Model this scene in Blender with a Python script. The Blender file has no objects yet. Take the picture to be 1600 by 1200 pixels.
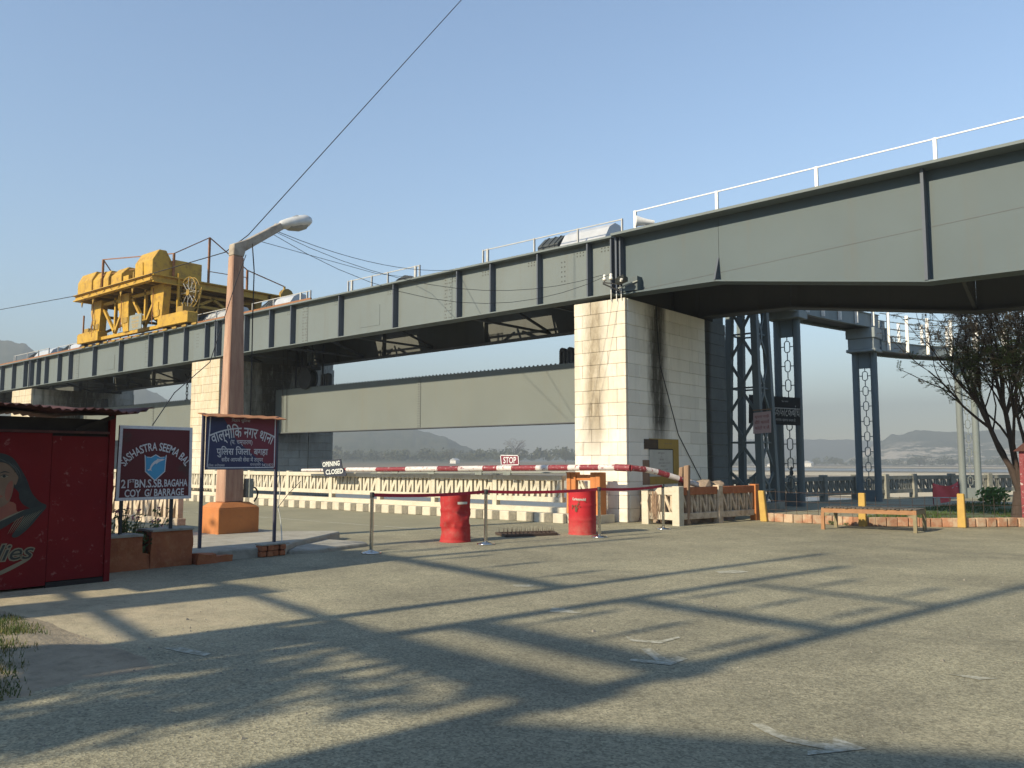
import bpy, bmesh, math, random
from mathutils import Vector, Matrix, noise as mnoise

R = math.radians
rnd = random.Random(11)
sc = bpy.context.scene
COL = sc.collection

# ------------------------------------------------------------------ camera
cam_d = bpy.data.cameras.new('camera')
cam_d.sensor_width = 36
cam_d.lens = 29.25
cam_d.clip_start = 0.05
cam_d.clip_end = 20000
cam = bpy.data.objects.new('camera', cam_d)
COL.objects.link(cam)
cam.location = (0, 0, 1.5)
cam.rotation_euler = (R(90 + 5.274), 0, R(39.987))
sc.camera = cam

# ------------------------------------------------------------------ sun and sky
SUN_EL, SUN_AZ = R(29.0), R(11.0)          # light travels towards +Y, a little towards +X
sun_dir = Vector((math.sin(SUN_AZ) * math.cos(SUN_EL), math.cos(SUN_AZ) * math.cos(SUN_EL), -math.sin(SUN_EL)))
sd = bpy.data.lights.new('sun', 'SUN')
sd.energy = 4.4
sd.angle = R(0.8)
sd.color = (1.0, 0.87, 0.64)
sun = bpy.data.objects.new('sun', sd)
COL.objects.link(sun)
sun.location = (-20, -60, 60)
sun.rotation_euler = sun_dir.to_track_quat('-Z', 'Y').to_euler()

W = bpy.data.worlds.new('World')
sc.world = W
W.use_nodes = True
wn = W.node_tree
wn.nodes.clear()
sky = wn.nodes.new('ShaderNodeTexSky')
sky.sky_type = 'NISHITA'
sky.sun_disc = False
sky.sun_elevation = SUN_EL
sky.sun_rotation = R(191)
sky.altitude = 100
sky.air_density = 1.15
sky.dust_density = 0.1
sky.ozone_density = 2.0
bg = wn.nodes.new('ShaderNodeBackground')
bg.inputs['Strength'].default_value = 0.112
wo = wn.nodes.new('ShaderNodeOutputWorld')
wn.links.new(sky.outputs[0], bg.inputs[0])
wn.links.new(bg.outputs[0], wo.inputs[0])

sc.view_settings.view_transform = 'Standard'
sc.view_settings.look = 'None'
sc.view_settings.gamma = 1
sc.view_settings.exposure = 1.08
sc.view_settings.use_curve_mapping = False
sc.render.engine = 'CYCLES'
sc.cycles.use_denoising = True
sc.cycles.max_bounces = 6
sc.cycles.volume_bounces = 0
sc.cycles.sample_clamp_indirect = 8

# ------------------------------------------------------------------ material helpers
class NT:
    def __init__(s, name):
        s.m = bpy.data.materials.new(name)
        s.m.use_nodes = True
        s.t = s.m.node_tree
        s.t.nodes.clear()
        s.out = s.t.nodes.new('ShaderNodeOutputMaterial')
        s.b = s.t.nodes.new('ShaderNodeBsdfPrincipled')
        s.t.links.new(s.b.outputs[0], s.out.inputs['Surface'])
        s._pos = None
    def n(s, ty, **kw):
        o = s.t.nodes.new(ty)
        for k, v in kw.items():
            setattr(o, k, v)
        return o
    def l(s, a, b):
        s.t.links.new(a, b)
    def val(s, sock, v):
        if hasattr(v, 'is_output') or isinstance(v, bpy.types.NodeSocket):
            s.l(v, sock)
        else:
            sock.default_value = v
    @property
    def pos(s):
        if s._pos is None:
            s._pos = s.n('ShaderNodeNewGeometry').outputs['Position']
        return s._pos
    def objpos(s):
        return s.n('ShaderNodeTexCoord').outputs['Object']
    def map(s, vec, scale):
        m = s.n('ShaderNodeVectorMath', operation='MULTIPLY')
        s.l(vec, m.inputs[0])
        m.inputs[1].default_value = scale
        return m.outputs[0]
    def noise(s, vec, scale=1.0, detail=4, rough=0.6, dist=0.0):
        x = s.n('ShaderNodeTexNoise')
        s.l(vec, x.inputs['Vector'])
        x.inputs['Scale'].default_value = scale
        x.inputs['Detail'].default_value = detail
        x.inputs['Roughness'].default_value = rough
        x.inputs['Distortion'].default_value = dist
        return x.outputs['Fac']
    def voro(s, vec, scale, feature='F1'):
        x = s.n('ShaderNodeTexVoronoi', feature=feature)
        s.l(vec, x.inputs['Vector'])
        x.inputs['Scale'].default_value = scale
        return x
    def ramp(s, fac, a, b):
        m = s.n('ShaderNodeMapRange')
        m.clamp = True
        s.l(fac, m.inputs[0])
        m.inputs[1].default_value = a
        m.inputs[2].default_value = b
        return m.outputs[0]
    def math(s, op, a, b=0.0):
        m = s.n('ShaderNodeMath', operation=op)
        s.val(m.inputs[0], a)
        s.val(m.inputs[1], b)
        return m.outputs[0]
    def sep(s, vec):
        x = s.n('ShaderNodeSeparateXYZ')
        s.l(vec, x.inputs[0])
        return x.outputs
    def mix(s, fac, a, b, mode='MIX'):
        m = s.n('ShaderNodeMix', data_type='RGBA', blend_type=mode)
        s.val(m.inputs[0], fac)
        for sock, v in ((m.inputs[6], a), (m.inputs[7], b)):
            if isinstance(v, bpy.types.NodeSocket):
                s.l(v, sock)
            else:
                sock.default_value = (*v, 1) if len(v) == 3 else v
        return m.outputs[2]
    def bump(s, h, strength=0.3, dist=0.01):
        b = s.n('ShaderNodeBump')
        b.inputs['Strength'].default_value = strength
        b.inputs['Distance'].default_value = dist
        s.l(h, b.inputs['Height'])
        s.l(b.outputs[0], s.b.inputs['Normal'])
    def rand(s):
        return s.n('ShaderNodeObjectInfo').outputs['Random']
    def fin(s, col, rough=0.8, metal=0.0, spec=None):
        s.val(s.b.inputs['Base Color'], (*col, 1) if isinstance(col, tuple) and len(col) == 3 else col)
        s.val(s.b.inputs['Roughness'], rough)
        s.val(s.b.inputs['Metallic'], metal)
        if spec is not None:
            s.b.inputs['Specular IOR Level'].default_value = spec
        return s.m

def simple(name, c1, c2=None, scale=3.0, rough=0.75, metal=0.0, dirt=None, dscale=6.0, damt=0.5, dthr=(0.5, 0.75),
           streak=False, bump=0.0, bscale=40.0, objvar=0.0, spec=None, bdist=0.01):
    n = NT(name)
    v = n.pos
    if streak:
        v = n.map(n.pos, (1, 1, 0.12))
    c2 = c2 or tuple(x * 0.8 for x in c1)
    col = n.mix(n.ramp(n.noise(v, scale, 6), 0.3, 0.7), c1, c2)
    if dirt:
        f = n.ramp(n.noise(v, dscale, 8, 0.7), *dthr)
        f = n.math('MULTIPLY', f, damt)
        col = n.mix(f, col, dirt)
    if objvar:
        k = n.math('ADD', n.math('MULTIPLY', n.rand(), 2 * objvar), 1 - objvar)
        cc = n.n('ShaderNodeCombineColor')
        for i in range(3):
            n.l(k, cc.inputs[i])
        col = n.mix(1.0, col, cc.outputs[0], 'MULTIPLY')
    if bump:
        n.bump(n.noise(n.pos, bscale, 6, 0.7), bump, bdist)
    return n.fin(col, rough, metal, spec)

M = {}
# asphalt with dust, patches and aggregate
def mat_asphalt():
    n = NT('asphalt')
    p = n.pos
    base = n.mix(n.ramp(n.noise(p, 0.30, 8, 0.74, 0.5), 0.40, 0.60), (0.150, 0.142, 0.102), (0.305, 0.284, 0.192))
    dust = n.ramp(n.noise(p, 1.1, 10, 0.76, 0.8), 0.50, 0.70)
    base = n.mix(n.math('MULTIPLY', dust, 0.60), base, (0.43, 0.385, 0.265))
    dark = n.ramp(n.noise(n.map(p, (1, 1.6, 1)), 2.3, 9, 0.74), 0.55, 0.68)
    base = n.mix(n.math('MULTIPLY', dark, 0.42), base, (0.10, 0.098, 0.08))
    scuff = n.ramp(n.noise(n.map(p, (3.5, 0.8, 1)), 2.2, 9, 0.75), 0.62, 0.74)
    base = n.mix(n.math('MULTIPLY', scuff, 0.45), base, (0.46, 0.43, 0.33))
    v1 = n.voro(p, 70)
    k = n.math('ADD', n.math('MULTIPLY', n.sep(v1.outputs['Color'])[0], 1.15), 0.43)
    cc = n.n('ShaderNodeCombineColor')
    for i in range(3):
        n.l(k, cc.inputs[i])
    base = n.mix(1.0, base, cc.outputs[0], 'MULTIPLY')
    fine = n.ramp(n.noise(p, 17, 8, 0.85), 0.3, 0.7)
    base = n.mix(0.42, base, n.mix(fine, (0.075, 0.072, 0.055), (0.44, 0.405, 0.28)))
    # sandy dust blown over the left edge
    x, y, z = n.sep(p)
    d = n.math('ADD', n.math('ADD', x, n.math('MULTIPLY', y, 0.05)), n.math('MULTIPLY', n.noise(p, 1.3, 8, 0.7), 3.2))
    sand = n.ramp(d, -4.2, -6.0)
    lim = n.ramp(y, 6.0, 4.2)
    sand = n.math('MULTIPLY', n.math('MULTIPLY', sand, lim), n.ramp(n.noise(p, 3.0, 8, 0.75), 0.25, 0.6))
    base = n.mix(n.math('MULTIPLY', sand, 0.85), base, (0.47, 0.395, 0.27))
    n.bump(n.math('ADD', n.noise(p, 24, 8, 0.8), n.math('MULTIPLY', v1.outputs['Distance'], 0.5)), 0.5, 0.012)
    return n.fin(base, 0.92, 0, 0.25)
M['asphalt'] = mat_asphalt()
M['road'] = simple('road_asphalt', (0.215, 0.205, 0.145), (0.27, 0.257, 0.18), 0.5, 0.9, dirt=(0.36, 0.32, 0.23), dscale=1.2, damt=0.4, bump=0.4, bscale=45, spec=0.2)
M['dirt'] = simple('sandy_dirt', (0.36, 0.30, 0.21), (0.24, 0.20, 0.14), 3, 0.95, dirt=(0.12, 0.11, 0.07), dscale=9, damt=0.6, bump=0.8, bscale=22, bdist=0.03)
M['paint_white'] = simple('road_paint', (0.46, 0.45, 0.37), (0.34, 0.33, 0.26), 9, 0.9, dirt=(0.22, 0.21, 0.15), dscale=16, damt=0.95, dthr=(0.42, 0.58))

def mat_steel(name, c1, c2, streakc, amt=0.35):
    n = NT(name)
    p = n.pos
    col = n.mix(n.ramp(n.noise(p, 0.5, 5), 0.3, 0.7), c1, c2)
    st = n.ramp(n.noise(n.map(p, (1, 1, 0.06)), 2.6, 8, 0.7), 0.52, 0.8)
    col = n.mix(n.math('MULTIPLY', st, amt), col, streakc)
    gr = n.ramp(n.noise(p, 7, 8, 0.75), 0.55, 0.85)
    col = n.mix(n.math('MULTIPLY', gr, 0.25), col, streakc)
    n.bump(n.noise(p, 1.2, 3), 0.12, 0.03)
    return n.fin(col, 0.62, 0.0, 0.35)
M['steel'] = mat_steel('grey_girder_paint', (0.142, 0.168, 0.170), (0.124, 0.147, 0.149), (0.11, 0.10, 0.075), 0.5)
M['steel_blue'] = mat_steel('bluish_girder_paint', (0.080, 0.108, 0.118), (0.070, 0.095, 0.104), (0.09, 0.085, 0.065), 0.45)
M['steel_shade'] = mat_steel('shade_darkened_girder_paint', (0.085, 0.09, 0.083), (0.065, 0.07, 0.066), (0.05, 0.045, 0.04), 0.6)  # girder paint and grime darkened to stand for under-deck and rivet shade
M['stiff'] = mat_steel('shade_dark_stiffener_paint', (0.085, 0.10, 0.125), (0.07, 0.082, 0.105), (0.05, 0.05, 0.05))  # girder paint darkened to carry the shade on the stiffener sides
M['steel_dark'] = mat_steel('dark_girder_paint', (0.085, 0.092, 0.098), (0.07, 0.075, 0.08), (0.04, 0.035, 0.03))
M['gate'] = mat_steel('gate_paint', (0.150, 0.168, 0.158), (0.134, 0.150, 0.141), (0.155, 0.135, 0.09), 0.35)
M['tower'] = mat_steel('slate_blue_paint', (0.135, 0.172, 0.185), (0.116, 0.148, 0.16), (0.07, 0.06, 0.05))
M['walk'] = mat_steel('pale_blue_paint', (0.23, 0.27, 0.28), (0.20, 0.235, 0.245), (0.09, 0.08, 0.07))
M['pole_grey'] = mat_steel('grey_blue_pipe', (0.20, 0.23, 0.225), (0.165, 0.19, 0.19), (0.12, 0.09, 0.06))
M['rail_white'] = simple('white_rail_paint', (0.78, 0.77, 0.73), (0.68, 0.66, 0.62), 8, 0.5, dirt=(0.35, 0.27, 0.2), dscale=20, damt=0.5)
M['rail_grey'] = simple('dull_rail_paint', (0.46, 0.46, 0.44), (0.36, 0.36, 0.35), 8, 0.6, dirt=(0.25, 0.2, 0.16), dscale=20, damt=0.5)
M['black'] = simple('black_steel', (0.02, 0.02, 0.022), (0.03, 0.03, 0.03), 5, 0.6)
M['wire'] = simple('black_cable', (0.018, 0.018, 0.02), None, 5, 0.7)
M['zinc'] = simple('galvanised_sheet', (0.50, 0.51, 0.52), (0.40, 0.41, 0.42), 3, 0.4, 0.15)
M['motor'] = simple('dark_motor_paint', (0.05, 0.058, 0.06), (0.035, 0.04, 0.04), 6, 0.6)

def mat_wash(name, axis=None, centre=0.0, width=0.4, zlo=0.5, zhi=5.6, stain=(0.20, 0.15, 0.09), c1=(0.72, 0.665, 0.56), c2=(0.60, 0.54, 0.43), streak=0.5, inten=0.95, lower=True, top=None):
    n = NT(name)
    p = n.pos
    x, y, z = n.sep(p)
    col = n.mix(n.ramp(n.noise(p, 2.2, 8, 0.7), 0.32, 0.68), c1, c2)
    k = n.math('ADD', n.math('MULTIPLY', n.rand(), 0.16), 0.90)
    cc = n.n('ShaderNodeCombineColor')
    for i in range(3):
        n.l(k, cc.inputs[i])
    col = n.mix(1.0, col, cc.outputs[0], 'MULTIPLY')
    st = n.ramp(n.noise(n.map(p, (1, 1, 0.10)), 4.5, 9, 0.72), 0.50, 0.72)
    fade = n.ramp(z, 0.6, 4.5)
    col = n.mix(n.math('MULTIPLY', n.math('MULTIPLY', st, streak), fade), col, stain)
    if axis is not None:
        a = (x, y)[axis]
        wob = n.math('MULTIPLY', n.math('SUBTRACT', n.noise(n.map(p, (1, 1, 0.25)), 2.0, 8, 0.75), 0.5), width * 1.6)
        dd = n.math('ABSOLUTE', n.math('SUBTRACT', n.math('ADD', a, wob), centre))
        g = n.ramp(dd, width, width * 0.25)
        g2 = n.ramp(n.noise(n.map(p, (1, 1, 0.2)), 7, 9, 0.75), 0.18, 0.46)
        g = n.math('MULTIPLY', n.math('MULTIPLY', g, g2), n.ramp(z, zlo, zlo + 1.2))
        col = n.mix(n.math('MULTIPLY', g, inten), col, stain)
    if top:
        tp = n.math('MULTIPLY', n.ramp(z, 1.7, 3.0), n.ramp(n.noise(n.map(p, (1, 1, 0.35)), 3.2, 9, 0.75), 0.30, 0.62))
        col = n.mix(n.math('MULTIPLY', tp, 0.75), col, top)
    if lower:
        lo = n.math('MULTIPLY', n.ramp(z, 0.45, 0.0), n.ramp(n.noise(p, 5, 8, 0.7), 0.35, 0.65))
        col = n.mix(n.math('MULTIPLY', lo, 0.6), col, (0.34, 0.27, 0.18))
    n.bump(n.noise(p, 26, 7, 0.7), 0.5, 0.012)
    return n.fin(col, 0.9, 0, 0.2)
M['wash_front'] = mat_wash('whitewash_front', 0, -11.95, 0.42, 1.5, 5.6, (0.135, 0.098, 0.058), (0.77, 0.73, 0.65), (0.66, 0.61, 0.52), streak=0.65, top=(0.56, 0.49, 0.37))
M['wash_side'] = mat_wash('whitewash_side', 1, 19.05, 0.60, 1.3, 5.6, (0.050, 0.046, 0.034), (0.88, 0.86, 0.77), (0.82, 0.80, 0.71), streak=0.18)  # side whitened past the front wash to carry ground-bounced light
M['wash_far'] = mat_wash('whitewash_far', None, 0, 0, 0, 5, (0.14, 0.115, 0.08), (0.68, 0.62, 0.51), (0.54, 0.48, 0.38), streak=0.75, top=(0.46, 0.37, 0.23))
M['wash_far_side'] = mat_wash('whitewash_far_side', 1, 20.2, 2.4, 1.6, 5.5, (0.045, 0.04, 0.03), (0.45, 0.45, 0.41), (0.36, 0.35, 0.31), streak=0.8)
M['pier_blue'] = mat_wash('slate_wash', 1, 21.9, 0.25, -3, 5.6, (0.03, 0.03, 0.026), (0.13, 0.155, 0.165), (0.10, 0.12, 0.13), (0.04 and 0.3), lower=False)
M['mortar'] = simple('mortar', (0.52, 0.48, 0.40), (0.36, 0.32, 0.25), 4, 0.95)
M['concrete'] = simple('weathered_concrete', (0.36, 0.34, 0.285), (0.27, 0.255, 0.21), 3, 0.9, dirt=(0.10, 0.09, 0.07), dscale=5, damt=0.6, bump=0.4)
M['conc_dark'] = simple('mossy_concrete', (0.30, 0.295, 0.25), (0.20, 0.20, 0.17), 3, 0.9, dirt=(0.055, 0.055, 0.045), dscale=4, damt=0.7, bump=0.5)
M['cream'] = simple('cream_limewash', (0.56, 0.515, 0.41), (0.47, 0.425, 0.33), 3, 0.85, dirt=(0.33, 0.25, 0.15), dscale=6, damt=0.45, dthr=(0.52, 0.8), bump=0.35)
M['cream_old'] = simple('peeling_cream', (0.58, 0.48, 0.36), (0.46, 0.37, 0.26), 4, 0.88, dirt=(0.22, 0.13, 0.08), dscale=7, damt=0.7, dthr=(0.48, 0.7), bump=0.5)
M['kerb_dark'] = simple('faded_black_paint', (0.20, 0.18, 0.14), (0.13, 0.12, 0.095), 9, 0.9, dirt=(0.35, 0.3, 0.2), dscale=15, damt=0.6)
M['orange'] = simple('orange_limewash', (0.52, 0.20, 0.062), (0.43, 0.155, 0.048), 3, 0.85, dirt=(0.30, 0.13, 0.06), dscale=7, damt=0.6, bump=0.3)
M['rust_wall'] = simple('rust_red_plaster', (0.36, 0.125, 0.05), (0.27, 0.085, 0.035), 4, 0.9, dirt=(0.45, 0.22, 0.11), dscale=9, damt=0.6, bump=0.7, bscale=18)
M['lamp_post'] = simple('pinkish_post_wash', (0.47, 0.315, 0.225), (0.34, 0.195, 0.13), 3, 0.9, dirt=(0.20, 0.095, 0.07), dscale=7, damt=0.75, dthr=(0.42, 0.7), streak=True, bump=0.6, bscale=22)
M['post_bare'] = simple('bare_post_concrete', (0.42, 0.37, 0.30), (0.30, 0.25, 0.20), 5, 0.9, dirt=(0.14, 0.11, 0.09), dscale=8, damt=0.6, bump=0.6)
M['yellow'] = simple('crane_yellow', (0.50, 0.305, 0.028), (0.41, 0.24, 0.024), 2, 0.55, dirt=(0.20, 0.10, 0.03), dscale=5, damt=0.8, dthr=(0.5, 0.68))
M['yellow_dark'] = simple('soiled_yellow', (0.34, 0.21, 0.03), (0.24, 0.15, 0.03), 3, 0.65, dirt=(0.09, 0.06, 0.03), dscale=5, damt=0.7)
M['rust'] = simple('rusty_steel', (0.30, 0.14, 0.06), (0.20, 0.085, 0.04), 8, 0.85, bump=0.4)
M['post_yellow'] = simple('yellow_post_paint', (0.48, 0.315, 0.075), (0.40, 0.25, 0.06), 6, 0.8, dirt=(0.40, 0.20, 0.08), dscale=9, damt=0.5, bump=0.3)
M['brick'] = simple('orange_brick', (0.36, 0.175, 0.10), (0.29, 0.14, 0.08), 9, 0.9, dirt=(0.42, 0.34, 0.24), dscale=3, damt=0.8, dthr=(0.45, 0.6), objvar=0.18, bump=0.5)
M['red_shed'] = simple('dull_red_sheet', (0.170, 0.0135, 0.0135), (0.135, 0.0105, 0.011), 2.2, 0.85, spec=0.2, dirt=(0.32, 0.16, 0.14), dscale=7, damt=0.6, dthr=(0.60, 0.68), bump=0.5, bscale=2.5, bdist=0.03)
M['dark_in'] = simple('dark_board', (0.022, 0.016, 0.014), (0.035, 0.028, 0.022), 6, 0.9)
M['roof_rust'] = simple('rusty_corrugated', (0.085, 0.026, 0.022), (0.055, 0.018, 0.016), 5, 0.8, dirt=(0.16, 0.07, 0.04), dscale=6, damt=0.5)
M['roof_orange'] = simple('rusty_roof_strip', (0.36, 0.155, 0.06), (0.25, 0.10, 0.04), 9, 0.85, dirt=(0.46, 0.26, 0.12), dscale=18, damt=0.5)
M['maroon'] = simple('maroon_board', (0.105, 0.011, 0.015), (0.09, 0.009, 0.012), 3, 0.7, dirt=(0.055, 0.03, 0.025), dscale=3, damt=0.8, dthr=(0.55, 0.66))
M['sign_red'] = simple('sign_red', (0.17, 0.02, 0.04), (0.15, 0.017, 0.034), 5, 0.6)
M['sign_navy'] = simple('sign_navy', (0.028, 0.035, 0.10), (0.022, 0.028, 0.085), 5, 0.6)
M['sign_white'] = simple('sign_white', (0.66, 0.66, 0.68), (0.56, 0.56, 0.58), 16, 0.7, dirt=(0.36, 0.34, 0.36), dscale=24, damt=0.6)
M['sky_blue'] = simple('shield_blue', (0.055, 0.32, 0.56), (0.05, 0.28, 0.50), 6, 0.6)
M['post_navy'] = simple('navy_post', (0.03, 0.032, 0.07), (0.05, 0.045, 0.06), 20, 0.6)
M['drum_a'] = simple('bright_red_drum', (0.40, 0.030, 0.030), (0.33, 0.024, 0.026), 6, 0.7, spec=0.25, dirt=(0.30, 0.13, 0.10), dscale=9, damt=0.6)
def mat_drum_b():
    n = NT('worn_red_drum')
    p = n.pos
    x, y, z = n.sep(p)
    col = n.mix(n.ramp(n.noise(p, 5, 6), 0.3, 0.7), (0.46, 0.024, 0.032), (0.38, 0.02, 0.028))
    low = n.math('MULTIPLY', n.ramp(z, 0.42, 0.1), n.ramp(n.noise(p, 9, 8, 0.7), 0.3, 0.65))
    col = n.mix(n.math('MULTIPLY', low, 0.5), col, (0.40, 0.17, 0.13))
    col = n.mix(n.math('MULTIPLY', n.ramp(n.noise(p, 14, 8, 0.75), 0.6, 0.72), 0.6), col, (0.16, 0.06, 0.04))
    return n.fin(col, 0.7, 0, 0.25)
M['drum_b'] = mat_drum_b()
M['rust_spot'] = simple('bare_rust', (0.10, 0.05, 0.03), (0.16, 0.08, 0.04), 30, 0.9)
M['chrome'] = simple('polished_steel', (0.62, 0.60, 0.55), (0.52, 0.50, 0.46), 20, 0.16, 1.0)
M['belt'] = simple('red_belt', (0.38, 0.012, 0.035), (0.33, 0.01, 0.03), 10, 0.7)
M['boom_white'] = simple('boom_white', (0.62, 0.58, 0.55), (0.50, 0.46, 0.45), 9, 0.6, dirt=(0.22, 0.045, 0.05), dscale=11, damt=0.9, dthr=(0.56, 0.60))
M['boom_red'] = simple('boom_red', (0.22, 0.026, 0.035), (0.17, 0.02, 0.03), 9, 0.6, dirt=(0.50, 0.42, 0.40), dscale=13, damt=0.8, dthr=(0.58, 0.62))
M['wood'] = simple('weathered_wood', (0.30, 0.20, 0.13), (0.20, 0.13, 0.085), 9, 0.9, streak=True, bump=0.4)
M['bench_wood'] = simple('brown_bench_wood', (0.36, 0.185, 0.085), (0.26, 0.13, 0.06), 6, 0.8, bump=0.3)
M['bench_slat'] = simple('grey_slats', (0.13, 0.11, 0.085), (0.09, 0.075, 0.06), 9, 0.9, objvar=0.3)
M['bench_leg'] = simple('khaki_bench_leg', (0.24, 0.205, 0.12), (0.19, 0.16, 0.095), 9, 0.85)
M['notice_yellow'] = simple('ochre_panel', (0.40, 0.27, 0.05), (0.34, 0.225, 0.045), 4, 0.8, dirt=(0.20, 0.12, 0.04), dscale=5, damt=0.4)
M['notice_stain'] = simple('soot_stain', (0.055, 0.04, 0.025), (0.09, 0.06, 0.035), 7, 0.9)
M['paper'] = simple('pale_notice', (0.52, 0.53, 0.47), (0.46, 0.47, 0.42), 8, 0.8)
M['ink'] = simple('faded_ink', (0.14, 0.12, 0.11), (0.2, 0.17, 0.15), 30, 0.9)
M['pink'] = simple('pink_poster', (0.52, 0.40, 0.42), (0.46, 0.35, 0.37), 8, 0.8)
M['ink_red'] = simple('red_ink', (0.28, 0.06, 0.07), (0.22, 0.05, 0.06), 30, 0.9)
M['board_black'] = simple('blackboard', (0.030, 0.034, 0.036), (0.024, 0.026, 0.028), 5, 0.7)
M['board_navy'] = simple('dark_plate', (0.022, 0.026, 0.045), (0.017, 0.02, 0.033), 6, 0.7)
M['text_grey'] = simple('grey_lettering', (0.66, 0.67, 0.64), (0.56, 0.57, 0.54), 20, 0.8)
M['banner'] = simple('red_banner', (0.80, 0.12, 0.12), (0.72, 0.09, 0.10), 8, 0.7)
M['pebble'] = simple('grey_pebble', (0.30, 0.28, 0.23), (0.14, 0.13, 0.11), 30, 0.95)
M['stone'] = simple('rubble', (0.34, 0.26, 0.19), (0.22, 0.17, 0.13), 9, 0.95, bump=0.6)
M['spike'] = simple('spike_steel', (0.045, 0.03, 0.025), (0.07, 0.045, 0.03), 20, 0.7)
M['glass_lamp'] = simple('dusty_lamp_glass', (0.30, 0.30, 0.28), (0.25, 0.25, 0.23), 9, 0.25)
M['lamp_shell'] = simple('lamp_shell', (0.62, 0.62, 0.60), (0.52, 0.52, 0.5), 9, 0.5, 0.2)
M['porcelain'] = simple('porcelain', (0.78, 0.76, 0.70), (0.7, 0.68, 0.62), 9, 0.3)
M['box_grey'] = simple('meter_box', (0.22, 0.24, 0.22), (0.18, 0.2, 0.18), 9, 0.6)
M['sack'] = simple('dark_tarp', (0.03, 0.034, 0.034), (0.05, 0.052, 0.05), 6, 0.85)
M['bark'] = simple('dark_bark', (0.066, 0.046, 0.038), (0.045, 0.032, 0.027), 9, 0.95, bump=0.7, bscale=25)
M['skin'] = simple('painted_skin', (0.20, 0.125, 0.075), (0.16, 0.10, 0.06), 9, 0.7)
M['skin_red'] = simple('painted_blush', (0.26, 0.085, 0.05), (0.22, 0.07, 0.045), 9, 0.7)
M['hair'] = simple('painted_hair', (0.016, 0.018, 0.016), (0.03, 0.034, 0.03), 14, 0.7)
M['hair_light'] = simple('painted_hair_shine', (0.10, 0.10, 0.085), None, 14, 0.7)
M['shawl'] = simple('painted_shawl', (0.02, 0.028, 0.024), (0.03, 0.035, 0.03), 9, 0.7)
M['brush_light'] = simple('painted_highlight', (0.22, 0.19, 0.12), (0.18, 0.155, 0.10), 9, 0.7)

def mat_leaf(name, c1, c2, c3, trans=0.25):
    n = NT(name)
    col = n.mix(n.ramp(n.noise(n.pos, 2.0, 4), 0.35, 0.65), c1, c2)
    col = n.mix(n.ramp(n.noise(n.pos, 9.0, 3), 0.45, 0.7), col, c3)
    m = n.fin(col, 0.65, 0, 0.25)
    t = n.n('ShaderNodeBsdfTranslucent')
    n.l(col, t.inputs[0])
    ms = n.n('ShaderNodeMixShader')
    ms.inputs[0].default_value = trans
    n.l(n.b.outputs[0], ms.inputs[1])
    n.l(t.outputs[0], ms.inputs[2])
    n.l(ms.outputs[0], n.out.inputs['Surface'])
    return m
M['leaf_brown'] = mat_leaf('dry_feathery_leaf', (0.30, 0.235, 0.165), (0.235, 0.20, 0.13), (0.32, 0.24, 0.18))
M['leaf_green'] = mat_leaf('green_leaf', (0.12, 0.165, 0.06), (0.09, 0.13, 0.05), (0.15, 0.165, 0.075))
M['leaf_bush'] = mat_leaf('bush_leaf', (0.10, 0.20, 0.035), (0.07, 0.15, 0.03), (0.13, 0.22, 0.05))
M['leaf_far'] = simple('far_canopy', (0.052, 0.062, 0.03), (0.085, 0.088, 0.045), 0.06, 0.9, dirt=(0.12, 0.095, 0.06), dscale=0.03, damt=0.7)
M['leaf_far_bare'] = simple('far_bare_twigs', (0.12, 0.085, 0.065), (0.09, 0.065, 0.05), 0.2, 0.95)
M['grass'] = mat_leaf('grass_blade', (0.075, 0.125, 0.03), (0.05, 0.09, 0.022), (0.10, 0.12, 0.04))
M['grass_dry'] = mat_leaf('dry_grass_blade', (0.20, 0.17, 0.06), (0.10, 0.12, 0.035), (0.24, 0.20, 0.10))
M['lawn'] = simple('lawn_soil', (0.055, 0.085, 0.025), (0.075, 0.095, 0.035), 3, 0.95, dirt=(0.16, 0.13, 0.08), dscale=2.0, damt=0.6)
M['petal'] = simple('pink_petal', (0.55, 0.22, 0.30), (0.48, 0.18, 0.26), 30, 0.6)

def mat_hill():
    n = NT('forested_hill')
    p = n.pos
    x, y, z = n.sep(p)
    col = n.mix(n.ramp(n.noise(p, 0.03, 6, 0.7), 0.35, 0.65), (0.045, 0.058, 0.028), (0.10, 0.095, 0.055))
    return n.fin(col, 0.95, 0, 0.1)
M['hill'] = mat_hill()
def mat_cliff():
    n = NT('cliff_hill')
    p = n.pos
    x, y, z = n.sep(p)
    col = n.mix(n.ramp(n.noise(p, 0.03, 6, 0.7), 0.35, 0.65), (0.045, 0.058, 0.028), (0.09, 0.09, 0.05))
    bare = n.ramp(n.noise(n.map(p, (1, 1, 0.8)), 0.022, 7, 0.72), 0.485, 0.55)
    bare = n.math('MULTIPLY', bare, n.ramp(n.math('ADD', z, n.math('MULTIPLY', n.noise(p, 0.02, 3), 20)), 46, 30))
    col = n.mix(n.math('MULTIPLY', bare, 0.9), col, (0.62, 0.54, 0.43))
    return n.fin(col, 0.95, 0, 0.1)
M['cliff'] = mat_cliff()
def mat_bed():
    n = NT('river_sand')
    p = n.pos
    col = n.mix(n.ramp(n.noise(p, 0.004, 5, 0.6), 0.40, 0.60), (0.25, 0.205, 0.14), (0.165, 0.14, 0.10))
    col = n.mix(n.math('MULTIPLY', n.ramp(n.noise(n.map(p, (1, 0.25, 1)), 0.03, 6, 0.7), 0.45, 0.7), 0.5), col, (0.12, 0.105, 0.08))
    return n.fin(col, 0.95, 0, 0.15)
M['bed'] = mat_bed()
M['sandbar'] = simple('pale_sandbar', (0.52, 0.44, 0.29), (0.44, 0.37, 0.25), 0.02, 0.95)
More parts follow.
